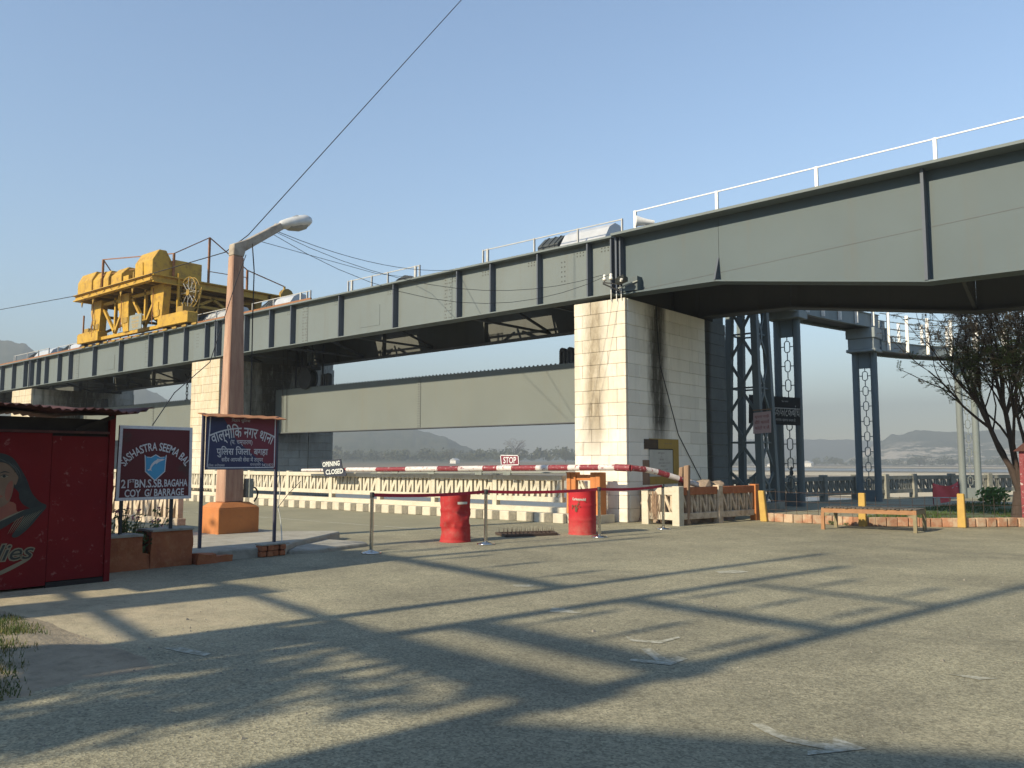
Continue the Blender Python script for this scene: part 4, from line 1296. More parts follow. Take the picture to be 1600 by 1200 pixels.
mb.add(vs, fs, True).build('lamp_glass', M['glass_lamp'], hd)
MB().tube([s0 - d * .10, s0 + d * .08], .05, 10).build('lamp_neck', M['zinc'], hd)
t2 = thing('junction_box', 'small grey junction box on the right side of the lamp post base', 'box', (-14.15, 9.1, 1.2))
MB().box(-14.32, -14.12, 9.03, 9.13, .80, 1.16).build('case', M['box_grey'], t2, bevel=.008)
MB().tube([(-14.2, 9.13, 1.0), (-14.2, 9.22, .98), (-14.19, 9.27, .90), (-14.19, 9.25, .80), (-14.19, 9.19, .72)], .016, 6).build('hose', M['wire'], t2)

# cables
A_ = Vector((-14.34, 9.55, 6.12))
wire('cable', [(-14.36, 9.0, 5.95), (-12.65, 18.0, 18.0)], .010, 'long thin cable rising from the lamp post arm into the sky', sag=.0)
wire('cable', [(-14.36, 9.0, 5.95), (-14.5, 8.6, 5.55), (-22.9, 9.24, 5.86), (-28.9, 9.36, 6.2), (-42, 9.6, 6.9)], .010, 'thin cable running left from the lamp post past the crane')
wire('cable', [(-14.3, 9.66, 6.14), (-16.9, 17.44, 7.12)], .007, 'thick black cable from the lamp arm to the girder top', sag=.25)
wire('cable', [(-14.3, 9.6, 6.12), (-11.36, 17.1, 6.12)], .006, 'thin cable from the lamp arm to the left insulator', sag=.75)
wire('cable', [(-14.3, 9.5, 6.07), (-11.18, 17.1, 6.10)], .006, 'second thin cable from the lamp arm to the right insulator', sag=1.05)
wire('cable', [(-14.3, 9.2, 5.86), (-15.2, 13.0, 6.0), (-18.2, 17.0, 7.0), (-18.8, 17.44, 7.10)], .006, 'slack cable from under the lamp arm to the railing on the bridge')
wire('cable', [(-14.18, 8.98, 5.74), (-14.15, 9.02, 5.2), (-14.17, 9.03, 4.2), (-14.15, 9.03, 3.0), (-14.17, 9.04, 2.0), (-14.13, 9.06, 1.36)], .012, 'black cable hanging down the right side of the lamp post')
wire('cable', [(-14.21, 8.87, 5.5), (-14.0, 8.55, 4.9), (-13.2, 7.6, 3.2), (-12.3, 6.5, 2.55), (-11.46, 5.75, 2.0)], .008, 'black cable swooping from the lamp post to the maroon board')
wire('cable', [(-10.98, 19.0, 5.6), (-10.98, 19.06, 4.6), (-10.98, 19.15, 4.0), (-10.98, 20.06, 2.2), (-10.98, 21.5, .8)], .012, 'black cable slanting down the shaded side of the near pier')

# ================================================================== RAISED ISLAND, LOW WALLS, BOARDS ON THE LEFT
sheet_isl = [(-15.2, 6.3), (-11.55, 6.35), (-11.5, 8.05), (-11.95, 8.55), (-12.9, 10.25), (-13.15, 10.3), (-13.85, 9.6), (-15.2, 9.6)]
o = MB().prism([(x, y) for x, y in sheet_isl], 'z', -.05, .15).build('raised_island', M['concrete'], bevel=.02)
struct(o)
o = MB().prism([(-11.498, 8.1), (-11.3, 8.6), (-11.5, 9.75), (-11.75, 9.85), (-12.6, 9.69), (-11.94, 8.56)], 'z', -.05, .065).build('raised_island', M['concrete'], bevel=.02)
struct(o)
def rough_block(mb, x0, x1, y0, y1, z0, z1, n=5, amp=.03, seed=0, topamp=.0):
    """plaster block with crumbling faces"""
    bm = bmesh.new()
    bmesh.ops.create_cube(bm, size=1.0)
    bmesh.ops.subdivide_edges(bm, edges=bm.edges[:], cuts=n, use_grid_fill=True)
    for v in bm.verts:
        p = Vector((x0 + (v.co.x + .5) * (x1 - x0), y0 + (v.co.y + .5) * (y1 - y0), z0 + (v.co.z + .5) * (z1 - z0)))
        e = Vector((mnoise.noise(p * 5 + Vector((seed, 0, 0))), mnoise.noise(p * 5 + Vector((0, seed, 9))), mnoise.noise(p * 5 + Vector((3, 0, seed)))))
        if v.co.z < -.45:
            e.z = 0
        v.co = p + e * amp
    vs = [v.co.copy() for v in bm.verts]
    bm.verts.index_update()
    fs = [[v.index for v in f.verts] for f in bm.faces]
    bm.free()
    mb.add(vs, fs)
t = thing('low_wall', 'crumbling rust-red low wall with a notch, carrying the maroon board', 'low wall', (-11.65, 5.8, 0))
mb = MB(); rough_block(mb, -11.85, -11.45, 5.20, 5.67, 0, .46, 6, .02, 1); mb.build('wall_block', M['rust_wall'], t)
mb = MB(); rough_block(mb, -11.85, -11.47, 5.66, 5.81, 0, .20, 4, .035, 2); mb.build('wall_block', M['rust_wall'], t)
mb = MB(); rough_block(mb, -11.85, -11.45, 5.80, 6.42, 0, .51, 6, .025, 3); mb.build('wall_block', M['rust_wall'], t)
for y0, y1, z in ((5.18, 5.68, .455), (5.80, 6.43, .505)):
    mb = MB(); rough_block(mb, -11.88, -11.43, y0, y1, z, z + .03, 5, .012, 4); mb.build('coping', M['concrete'], t)
# bare lit end of the wall, painted orange
t = thing('brick_stub', 'short broken orange brick stub at the foot of the blue and red board', 'brick stub', (-11.5, 7.8, 0))
k = 0
for z in range(2):
    for r in range(4):
        me = chamfer_block('brick', .17, .105, .085, M['rust_wall'], .012)
        inst('brick', me, t, (-11.5 + rnd.uniform(-.02, .02), 7.60 + r * .115, .045 + z * .09), rnd.uniform(-.06, .06))
MB().box(-11.6, -11.41, 7.55, 8.06, .18, .20).build('coping', M['concrete'], t)
t = thing('brick_stub', 'low rust-red stump of wall right of the notched low wall', 'brick stub', (-11.45, 6.65, 0))
mb = MB(); rough_block(mb, -11.6, -11.35, 6.45, 6.75, 0, .14, 4, .03, 8); mb.build('wall_block', M['rust_wall'], t)
mb = MB(); rough_block(mb, -11.6, -11.38, 6.76, 7.02, 0, .09, 4, .03, 9); mb.build('wall_block', M['rust_wall'], t)

# maroon board with white lettering and a blue shield
t = thing('maroon_board', 'maroon board with white lettering and a blue dolphin shield above the notched wall', 'sign board', (-11.45, 5.8, .5))
BX = -11.44
pl_ = [(5.265, .955), (6.36, .955), (6.345, 1.985), (5.285, 1.985)]
MB().prism(pl_, 'x', BX - .03, BX).build('panel', M['maroon'], t)
def frame_strip(mb, a, b, w, x0, x1):
    a, b = Vector(a), Vector(b)
    n_ = Vector((-(b - a).y, (b - a).x)).normalized() * w
    mb.prism([tuple(a), tuple(b), tuple(b + n_), tuple(a + n_)], 'x', x0, x1)
mb = MB()
for i in range(4):
    frame_strip(mb, pl_[i], pl_[(i + 1) % 4], .042, BX + .0005 - .0002 * (i % 2), BX + .006 + .0006 * (i % 2))
mb.build('white_border', M['sign_white'], t)
UO, UU, UV = (BX + .004, 0, 0), (0, 1, 0), (0, 0, 1)
mb = MB()
put_text(mb, 'SASHASTRA SEEMA BAL', UO, UU, UV, 5.815, 1.70, 1.13, .115, arc=1.9, bold=.016)
put_text(mb, '21', UO, UU, UV, 5.385, 1.185, .105, .115, bold=.014)
put_text(mb, 'ST', UO, UU, UV, 5.48, 1.225, .075, .045, bold=.012)
put_text(mb, 'BN.S.SB.', UO, UU, UV, 5.725, 1.185, .41, .115, bold=.018)
put_text(mb, 'BAGAHA', UO, UU, UV, 6.12, 1.185, .35, .105, bold=.02)
put_text(mb, 'COY  G/ BARRAGE', UO, UU, UV, 5.815, 1.055, .86, .105, bold=.02)
mb.build('lettering', M['sign_white'], t)
def shield(s, cx, cz):
    P = [(-.165, .155), (-.135, .125), (-.07, .12), (0, .16), (.07, .12), (.135, .125), (.165, .155), (.155, .03), (.15, -.09), (0, -.225), (-.15, -.09), (-.155, .03)]
    return [(cx + a * s, cz + b * s) for a, b in P]
mb = MB(); poly_flat(mb, shield(.98, 5.805, 1.435), (BX + .003, 0, 0), UU, UV); mb.build('shield_edge', M['sign_white'], t)
mb = MB(); poly_flat(mb, shield(.90, 5.805, 1.435), (BX + .005, 0, 0), UU, UV); mb.build('shield', M['sky_blue'], t)
dol = [(.135, .075), (.10, .085), (.055, .080), (.015, .085), (.02, .07), (-.02, .05), (-.055, .015), (-.075, -.025), (-.085, -.06), (-.115, -.07), (-.10, -.085), (-.075, -.075), (-.05, -.09), (-.062, -.065), (-.05, -.03), (-.02, .005), (.01, .022), (.01, .005), (.03, .026), (.07, .048), (.11, .062)]
mb = MB(); poly_flat(mb, [(5.805 + a, 1.445 + b) for a, b in dol], (BX + .007, 0, 0), UU, UV); mb.build('dolphin_emblem', M['sign_white'], t)
for y in (5.37, 6.09):
    MB().box(BX - .07, BX - .032, y - .02, y + .02, .5, 1.9).build('post', M['black'], t)

# blue and red police board with a rusty little roof
t = thing('police_board', 'dark blue and red board with white Hindi lettering under a rusty roof strip', 'sign board', (-12.1, 7.6, .15))
HX = -12.1
y0, y1, z0, z1 = 6.95, 8.23, 1.36, 2.20
mb = MB().box(HX - .025, HX - .003, y0, y1, z0, z1); mb.build('panel', M['sign_red'], t)
mb = MB(); poly_flat(mb, [(y0, z0), (y1 - .03, z0), (y1 - .35, z0 + .18), (y0 + .55, z0 + .45), (y0 + .28, z1), (y0, z1)], (HX, 0, 0), UU, UV); mb.build('blue_field', M['sign_navy'], t)
mb = MB()
for a, b in (((y0 + .02, z0 + .02), (y1 - .02, z0 + .02)), ((y1 - .02, z0 + .02), (y1 - .02, z1)), ((y0 + .05, z1), (y0 + .02, z0 + .02))):
    frame_strip(mb, a, b, .018, HX + .001, HX + .004)
mb.build('white_border', M['sign_white'], t)
UO = (HX + .006, 0, 0)
mb = MB()
put_text(mb, 'वाल्मीिक नगर थाना', UO, UU, UV, 7.60, 1.96, 1.17, .29, arc=.85, bold=.012)
put_text(mb, '(प. चम्पारण)', UO, UU, UV, 7.57, 1.79, .40, .10, bold=.005)
put_text(mb, 'पुिलस िजला, बगहा', UO, UU, UV, 7.60, 1.645, .94, .18, bold=.012)
put_text(mb, 'सदैव आपकी सेवा में तत्पर', UO, UU, UV, 7.60, 1.515, .76, .105, bold=.008)
put_text(mb, 'पुिलस अधीक्षक', UO, UU, UV, 7.13, 1.425, .30, .06)
put_text(mb, 'थानाध्यक्ष', UO, UU, UV, 7.84, 1.43, .20, .055)
put_text(mb, '9431822', UO, UU, UV, 8.07, 1.43, .22, .05, bold=.006)
put_text(mb, 'िबहार पुिलस', UO, UU, UV, 7.55, 2.15, .34, .07, bold=.0)
mb.build('lettering', M['sign_white'], t)
for y, zb in ((6.91, .15), (8.255, .15)):
    MB().box(HX - .045, HX - .005, y - .022, y + .022, zb, 2.24).build('post', M['post_navy'], t)
mb = MB()
n_ = 16
for i in range(n_):
    a, b = 6.88 + (8.33 - 6.88) * i / n_, 6.88 + (8.33 - 6.88) * (i + 1) / n_
    wa, wb = .006 * math.sin(i * 2.1), .006 * math.sin((i + 1) * 2.1)
    mb.hexa([(HX - .16, a, 2.245 + wa), (HX + .14, a, 2.185 + wa), (HX + .14, b, 2.185 + wb), (HX - .16, b, 2.245 + wb)], [(HX - .16, a, 2.257 + wa), (HX + .14, a, 2.197 + wa), (HX + .14, b, 2.197 + wb), (HX - .16, b, 2.257 + wb)])
mb.build('roof_strip', M['roof_orange'], t)
wire('rope', [(-12.06, 8.27, 1.35), (-12.04, 8.29, 1.0), (-12.06, 8.27, .75), (-12.03, 8.30, .55), (-11.95, 8.28, .3), (-11.45, 7.95, .05)], .009, 'pale rope knotted round the right post of the police board', m='paper', cat='rope')
wire('cable', [(-12.05, 8.26, .72), (-12.25, 8.6, .93), (-12.45, 9.0, 1.14)], .006, 'thin stay wire from the right board post towards the road')

# flowering plant in the notch
t = thing('flower_plant', 'straggly green plant with pink flowers behind the notched wall', 'plant', (-11.95, 5.75, 0))
st_, lf, fl_ = MB(), MB(), MB()
for k in range(34):
    a = rnd.uniform(0, 6.28)
    b0 = Vector((-12.0, 5.74 + rnd.uniform(-.35, .35), .0))
    tip = b0 + Vector((math.cos(a) * rnd.uniform(.05, .2), math.sin(a) * rnd.uniform(.1, .48), rnd.uniform(.45, .85)))
    mid = b0.lerp(tip, .5) + Vector((0, 0, .08))
    st_.tube([b0, mid, tip], [.008, .006, .004], 4)
    for e in range(10):
        q = (mid if rnd.random() < .4 else b0.lerp(mid, rnd.random())).lerp(tip, rnd.uniform(0, 1))
        leaf_cloud(lf, q, .06, .06, .05, 2, .028)
    if k % 2:
        leaf_cloud(fl_, tip, .035, .035, .03, 8, .022)
for k in range(150):
    leaf_cloud(lf, (-11.75 + rnd.uniform(-.12, .3), 5.735 + rnd.uniform(-.09, .09), rnd.uniform(.18, .5)), .03, .03, .03, 1, .03)
st_.build('stem', M['leaf_green'], t)
tag(lf.build('foliage', M['leaf_green'], t, fix=False), kind='stuff')
tag(fl_.build('flowers', M['petal'], t, fix=False), kind='stuff')

# ================================================================== RED KIOSK AT THE LEFT EDGE
t = thing('red_kiosk', 'dull red sheet-metal kiosk with a painted portrait and corrugated roof', 'kiosk', (-11.6, 3.2, 0))
KX = -10.68
MB().box(-12.6, KX - .05, 1.2, 4.86, .05, 2.02).build('body', M['dark_in'], t)
MB().box(KX - .045, KX - .004, 4.135, 4.80, .07, 1.80).build('door_panel', M['red_shed'], t)
MB().box(KX - .045, KX, 2.60, 4.128, .03, 1.83).build('front_panel', M['red_shed'], t)
MB().box(KX - .045, KX, 1.25, 2.592, .03, 1.83).build('front_panel', M['red_shed'], t)
MB().box(KX - .05, KX + .015, 4.805, 4.875, .0, 2.12).build('corner_post', M['red_shed'], t)
MB().box(KX - .05, KX + .02, 1.2, 4.80, 1.835, 1.865).build('shelf_edge', M['roof_rust'], t)
MB().box(KX - .05, KX + .004, 4.135, 4.80, .0, .06).build('sill', M['dark_in'], t)
MB().beam((KX - .02, 4.4, 1.87), (KX + .02, 4.85, 2.06), .02, .05).build('brace', M['dark_in'], t)
MB().box(-12.6, KX - .06, 4.862, 4.885, .03, 2.0).build('side_panel', M['red_shed'], t)
# corrugated roof, slightly buckled
mb = MB()
vs, fs = [], []
ny, nx = 120, 6
for i in range(ny + 1):
    y = .9 + (5.18 - .9) * i / ny
    for j in range(nx + 1):
        x = -12.9 + (2.62) * j / nx
        z = 2.13 + .019 * math.sin(y * 2 * math.pi / .10) + .075 * mnoise.noise(Vector((y * 1.7, x * .8, 1))) + .05 * (KX - x) * 0.25
        z += max(0, y - 4.85) * .25
        vs.append((x, y, z))
for i in range(ny):
    for j in range(nx):
        a = i * (nx + 1) + j
        fs.append((a, a + nx + 1, a + nx + 2, a + 1))
o = mb.add(vs, fs, True).build('corrugated_roof', M['roof_rust'], t, fix=False)
so = o.modifiers.new('solid', 'SOLIDIFY'); so.thickness = .006
# painted portrait (flat art on the panel): loose hair, face, shawl
def art(name, pts, m, lvl, sub=4):
    mb = MB()
    poly_flat(mb, smooth_loop(pts, sub) if sub > 1 else pts, (KX + .002 + .0015 * lvl, 0, 0), UU, UV)
    return mb.build(name, M[m], t)
FC = 3.55
art('painted_hair', [(3.30, 1.42), (3.42, 1.55), (3.56, 1.59), (3.70, 1.54), (3.79, 1.42), (3.87, 1.28), (3.93, 1.13), (4.02, 1.02), (4.10, .97), (3.98, .93), (3.86, .98), (3.80, 1.06), (3.77, 1.16), (3.55, 1.30), (3.32, 1.2), (3.24, 1.3)], 'hair', 1)
art('painted_neck', [(3.48, 1.05), (3.74, 1.02), (3.78, .92), (3.86, .86), (3.70, .78), (3.50, .78), (3.42, .9)], 'skin_red', 2)
art('painted_face', [(3.40, 1.40), (3.52, 1.49), (3.64, 1.47), (3.725, 1.40), (3.735, 1.28), (3.725, 1.15), (3.69, 1.03), (3.60, .965), (3.52, .955), (3.45, 1.02), (3.40, 1.14), (3.375, 1.28)], 'skin', 3)
art('painted_cheek', [(3.66, 1.22), (3.715, 1.27), (3.715, 1.14), (3.68, 1.04), (3.645, 1.10)], 'skin_red', 4)
art('painted_ear', [(3.735, 1.36), (3.77, 1.37), (3.775, 1.29), (3.75, 1.22), (3.73, 1.26)], 'skin', 4)
art('painted_fringe', [(3.38, 1.38), (3.46, 1.52), (3.58, 1.56), (3.70, 1.50), (3.765, 1.40), (3.78, 1.31), (3.735, 1.38), (3.66, 1.46), (3.55, 1.485), (3.45, 1.45)], 'hair', 5)
for k in range(4):
    art('painted_strand', [(3.55 + k * .05, 1.535 - k * .02), (3.66 + k * .04, 1.475 - k * .03), (3.75 + k * .02, 1.38 - k * .04), (3.66 + k * .04, 1.462 - k * .03)], 'hair_light', 6)
for cx in (3.475, 3.625):
    art('painted_brow', [(cx - .055, 1.355), (cx, 1.382), (cx + .06, 1.362), (cx, 1.368)], 'hair', 5)
    art('painted_eye', [(cx - .045, 1.318), (cx, 1.338), (cx + .045, 1.32), (cx, 1.305)], 'brush_light', 5)
    art('painted_iris', [(cx - .018, 1.322), (cx, 1.338), (cx + .018, 1.322), (cx, 1.306)], 'hair', 6)
    art('painted_lash', [(cx - .055, 1.318), (cx, 1.345), (cx + .055, 1.322), (cx, 1.336)], 'hair', 7)
art('painted_nose', [(3.545, 1.30), (3.555, 1.22), (3.575, 1.175), (3.54, 1.165), (3.535, 1.22)], 'skin_red', 5)
art('painted_mouth', [(3.49, 1.095), (3.54, 1.115), (3.555, 1.108), (3.57, 1.115), (3.625, 1.095), (3.56, 1.065)], 'skin_red', 5)
art('painted_shawl', [(4.105, .97), (3.95, .91), (3.80, .83), (3.62, .72), (3.45, .66), (3.30, .60), (3.2, .74), (3.36, .78), (3.56, .80), (3.72, .86), (3.86, .93)], 'shawl', 4)
art('painted_shawl', [(4.10, .96), (4.03, .86), (3.92, .72), (3.80, .62), (3.74, .64), (3.82, .76), (3.86, .86), (3.96, .93)], 'shawl', 3)
for k in range(9):
    a = k / 9
    art('painted_brush_stroke', [(4.06 - .30 * a, .93 - .10 * a), (3.97 - .26 * a, .83 - .10 * a), (3.87 - .2 * a, .70 - .05 * a), (3.98 - .27 * a, .85 - .10 * a)], 'brush_light', 5)
art('painted_scarf_edge', [(3.86, .93), (3.70, .85), (3.56, .79), (3.70, .87)], 'brush_light', 6)
art('painted_swoosh', [(3.50, .20), (3.62, .24), (3.78, .31), (3.90, .36), (3.95, .355), (3.80, .27), (3.64, .20), (3.50, .16)], 'brush_light', 2)
mb = MB()
put_text(mb, 'Ladies', (KX + .004, 0, 0), UU, UV, 3.60, .45, .80, .21, bold=.05, shear=.32, skew=.0)
mb.build('lettering_outline', M['brush_light'], t)
mb = MB()
put_text(mb, 'Ladies', (KX + .007, 0, 0), UU, UV, 3.60, .45, .77, .18, bold=.0, shear=.32)
mb.build('lettering', M['hair'], t)

# ================================================================== ROADSIDE PARAPETS AND KERB
def n_shape(w, h, d, bar=.062, lean=0.0):
    """one N-shaped precast baluster, standing in the x-z plane, centred in x, from z=0"""
    mb = MB()
    def bar_(p):
        mb.prism(p, 'y', -d / 2, d / 2)
    def q(x, z):
        return (x + lean * z, z)
    bar_([q(-w / 2, 0), q(-w / 2 + bar, 0), q(-w / 2 + bar, h - .02), q(-w / 2, h)])
    bar_([q(w / 2 - bar, .02), q(w / 2, 0), q(w / 2, h), q(w / 2 - bar, h)])
    bar_([q(-w / 2 + .004, h), q(-w / 2 + bar * 1.35, h), q(w / 2 - .004, 0), q(w / 2 - bar * 1.35, 0)])
    return mb
def parapet_run(t, p0, p1, bays, ztop, mats, zb=0.0, rail=(.10, .13), zone=None, per=6, post_w=.15, post_d=.17, gap=True, depth=.10, ends=(True, True), post_over=.04, bar=.058, pm=None):
    """posts, rails and N balusters along a line p0-p1 (x,y)"""
    p0, p1 = Vector((*p0, 0)), Vector((*p1, 0))
    d = (p1 - p0)
    L = d.length
    d.normalize()
    ang = math.atan2(d.y, d.x)
    up = Vector((0, 0, 1))
    z0, z1 = zone
    bl = L / bays
    post = chamfer_block('post', post_w, post_d, ztop + post_over - zb, M[mats['post']], .01)
    nme = n_shape((bl - post_w) / per * .80, z1 - z0, depth * .8, bar).mesh('baluster', M[mats['n']])
    for i in range(bays + 1):
        if (i == 0 and not ends[0]) or (i == bays and not ends[1]):
            continue
        q = p0 + d * bl * i
        if pm and i in pm:
            m2 = post.copy(); m2.materials.clear(); m2.materials.append(M[pm[i]])
            inst('post', m2, t, (q.x, q.y, (ztop + post_over + zb) / 2), ang)
        else:
            inst('post', post, t, (q.x, q.y, (ztop + post_over + zb) / 2), ang)
    rl = bl - post_w - .002
    for nm, za, zc, dd in (('top_rail', z1 + .001, ztop, depth * 1.5), ('bottom_rail', z0 - rail[1], z0 - .001, depth * 1.35)):
        me = chamfer_block(nm, rl, dd, zc - za, M[mats['rail'] if nm == 'top_rail' or 'rail2' not in mats else mats['rail2']], .008)
        for i in range(bays):
            q = p0 + d * (bl * (i + .5))
            inst(nm, me, t, (q.x, q.y, (za + zc) / 2), ang)
    for i in range(bays):
        for k in range(per):
            q = p0 + d * (bl * i + post_w / 2 + (bl - post_w) * (k + .5) / per)
            inst('baluster', nme, t, (q.x, q.y, z0), ang)
CR = {'post': 'cream', 'rail': 'cream', 'n': 'cream'}
# the far parapet of the road, seen across the road behind the boom
t = thing('parapet', 'long cream parapet with N-shaped openings along the far side of the road', 'parapet', (-24, 17.0, .2))
parapet_run(t, (-12.47, 17.0), (-12.47 - 2.34 * 14, 17.0), 14, 1.13, CR, zb=.30, zone=(.585, 1.0), rail=(.1, .13), ends=(False, True), post_over=.03, depth=.12, bar=.075)
MB().box(-60, -12.38, 16.86, 17.14, .19, .33).build('plinth', M['cream'], t, bevel=.015)
# footway with painted kerb blocks
o = struct(MB().box(-60, -11.30, 16.43, 17.38, -.01, .20).build('footway', M['cream']))
t = thing('kerb', 'kerb of alternating cream and faded black blocks below the far parapet', 'kerb', (-30, 16.35, 0))
ka = chamfer_block('kerb_block', .318, .15, .235, M['cream'], .014)
kb = chamfer_block('kerb_block', .245, .15, .228, M['kerb_dark'], .014)
x = -12.05
i = 0
while x > -50:
    w = .32 if i % 2 == 0 else .248
    inst('kerb_block', ka if i % 2 == 0 else kb, t, (x - w / 2, 16.345 + rnd.uniform(-.006, .006), .112 + rnd.uniform(-.004, .004)))
    x -= w
    i += 1
# the near parapet, left of the lamp post
t = thing('parapet', 'shaded near-side parapet with N openings behind the maroon board', 'parapet', (-18, 8.15, 0))
parapet_run(t, (-14.83, 8.12), (-14.83 - 2.5 * 9, 8.12), 9, 1.12, {'post': 'cream_old', 'rail': 'cream_old', 'n': 'cream_old'}, zb=0.0, zone=(.42, .98), per=5, post_w=.18, ends=(False, True), depth=.13, bar=.085)
# orange gatepost frame at the end of the far parapet
t = thing('gatepost_frame', 'orange painted concrete frame of two posts beside the white pier', 'gatepost', (-11.85, 16.95, 0))
MB().box(-12.36, -12.24, 16.84, 17.10, .20, 1.22).box(-12.235, -12.10, 16.86, 17.08, .20, 1.22).build('post', M['orange'], t, bevel=.012)
MB().box(-11.66, -11.50, 16.86, 17.10, .0, 1.22).box(-11.495, -11.36, 16.84, 17.12, .0, 1.22).build('post', M['orange'], t, bevel=.012)
MB().box(-11.66, -11.33, 16.80, 17.15, .0, .16).build('post_base', M['orange'], t, bevel=.02)
MB().box(-12.098, -11.662, 16.90, 17.04, 1.02, 1.16).build('top_beam', M['orange'], t, bevel=.01)
MB().box(-12.098, -11.662, 16.90, 17.04, .42, .56).build('bottom_beam', M['cream'], t, bevel=.01)
inst('baluster', n_shape(.36, .44, .09, .07).mesh('baluster', M['cream']), t, (-11.88, 16.97, .57))

# ------------------------------------------------------------------ balustrade in front of the pier on the right
t = thing('balustrade', 'peeling cream and orange balustrade turning the corner beside the near pier', 'balustrade', (-9.6, 18, 0))
OLD = {'post': 'cream', 'rail': 'cream', 'n': 'cream_old', 'rail2': 'cream'}
parapet_run(t, (-10.46, 17.52), (-9.58, 17.42), 1, .88, OLD, zb=-.01, zone=(.30, .70), per=2, post_w=.20, post_d=.20, rail=(.1, .18), depth=.08, bar=.06, post_over=.03)
parapet_run(t, (-9.58, 17.42), (-9.0, 20.35), 2, .88, {'post': 'cream_old', 'rail': 'rust_wall', 'n': 'cream_old', 'rail2': 'cream_old'}, zb=-.01, zone=(.28, .70), per=4, post_w=.17, post_d=.18, rail=(.1, .15), depth=.075, ends=(False, True), bar=.05, post_over=.03, pm={2: 'orange'})
# dry creeper on the first bay
mb = MB()
for k in range(22):
    x = -10.33 + rnd.uniform(0, .22)
    mb.tube([(x, 17.44, .85), (x + rnd.uniform(-.06, .06), 17.40, .55), (x + rnd.uniform(-.1, .12), 17.42, rnd.uniform(.02, .3))], .007, 4)
tag(mb.build('dry_creeper', M['wood']), 'dry brown creeper stems hanging over the first bay of the corner balustrade', 'plant')
# rubble lying behind it
for k, (x, y, z, s, lab) in enumerate(((-9.86, 19.2, .60, .28, 'largest pale rubble stone on the heap behind the corner balustrade'), (-10.0, 18.7, .66, .20, 'flat rubble slab leaning on the heap beside the boom'),
                                       (-9.75, 19.75, .62, .2, 'small rubble stone at the right end of the heap'))):
    bm = bmesh.new()
    bmesh.ops.create_icosphere(bm, subdivisions=2, radius=1)
    vs = []
    for v in bm.verts:
        p = v.co * (1 + .35 * mnoise.noise(v.co * 1.6 + Vector((k * 7, 0, 0))))
        vs.append((x + p.x * s * 1.1, y + p.y * s * 1.4, z + .22 + p.z * s * .75 + p.y * .06))
    bm.verts.index_update()
    fs = [[v.index for v in f.verts] for f in bm.faces]
    bm.free()
    tag(MB().add(vs, fs).build('stone', M['stone']), lab, 'stone', 'rubble on the heap')
mb = MB()
rough_block(mb, -10.9, -9.6, 18.0, 20.4, 0, .75, 10, .22, 5)
tag(mb.build('rubble_heap', M['stone']), 'heap of earth and rubble behind the corner balustrade', 'heap', kind='stuff')

# yellow painted panel with a pale notice on the pier
t = thing('painted_panel', 'ochre painted panel on the side of the near pier', 'panel', (-10.98, 19.3, 1.5))
PX = -10.99
MB().box(PX - .01, PX + .012, 18.55, 20.06, .9, 2.07).build('panel', M['notice_yellow'], t)
MB().box(PX - .01, PX + .008, 18.22, 18.545, .9, 1.52).build('side_patch', M['wood'], t)
MB().box(PX - .01, PX + .014, 18.3, 18.98, 1.80, 2.05).build('soot_patch', M['notice_stain'], t)
mb = MB(); put_text(mb, 'गंडक बराज', (PX + .015, 0, 0), UU, UV, 19.5, 1.95, .4, .04); mb.build('lettering', M['ink'], t)
t = thing('notice', 'pale notice sheet with faded lines pinned on the ochre panel', 'notice', (-10.97, 19.1, 1.4))
nb = MB().box(PX + .016, PX + .028, 18.52, 19.70, 1.10, 1.785).build('sheet', M['paper'], t)
mb = MB()
for s_, cy, cz, w, h in (('आम सूचना', 19.1, 1.69, .34, .05), ('में', 19.1, 1.60, .06, .03), ('बराज', 19.12, 1.53, .20, .045), ('सूिचत िकया जाता है', 19.25, 1.44, .62, .05), ('वाहन', 19.2, 1.36, .3, .035), ('पार न करें', 19.15, 1.28, .6, .03)):
    put_text(mb, s_, (PX + .030, 0, 0), UU, UV, cy, cz, w, h)
mb.build('lettering', M['ink'], t)
mb = MB()
frame_strip(mb, (18.52, 1.785), (19.70, 1.785), .025, PX + .012, PX + .032)
frame_strip(mb, (19.725, 1.10), (19.725, 1.80), .022, PX + .012, PX + .032)
mb.build('dark_edge', M['dark_in'], t)

# ------------------------------------------------------------------ boom barrier
t = thing('boom_barrier', 'long red and white striped boom barrier pole, drooping at its right end', 'barrier', (-9.8, 16.6, 0))
def pipe(mb, a, b, r, r2=None, n=12):
    mb.tube([a, b], [r, r2 or r], n)
BM = [(-20.6, 1.23), (-19.2, 1.24), (-17.9, 1.26), (-16.6, 1.28), (-15.8, 1.285), (-14.9, 1.30), (-14.4, 1.305), (-13.9, 1.31), (-13.1, 1.32), (-12.7, 1.325), (-12.1, 1.33), (-11.75, 1.335), (-11.2, 1.34), (-10.75, 1.345)]
for i in range(len(BM) - 1):
    mb = MB(); pipe(mb, (BM[i][0], 16.6, BM[i][1]), (BM[i + 1][0], 16.6, BM[i + 1][1]), .074 if i > 1 else .066)
    mb.build('red_band' if i % 2 else 'white_band', M['boom_red' if i % 2 else 'boom_white'], t)
mb = MB(); pipe(mb, (-22.9, 16.6, 1.19), (-20.9, 16.6, 1.215), .05); mb.build('white_tip', M['boom_white'], t)
mb = MB(); pipe(mb, (-20.9, 16.6, 1.215), (-20.6, 16.6, 1.23), .05); mb.build('red_band', M['boom_red'], t)
mb = MB(); pipe(mb, (-10.75, 16.6, 1.345), (-10.35, 16.62, 1.33), .082); mb.build('sleeve', M['boom_red'], t)
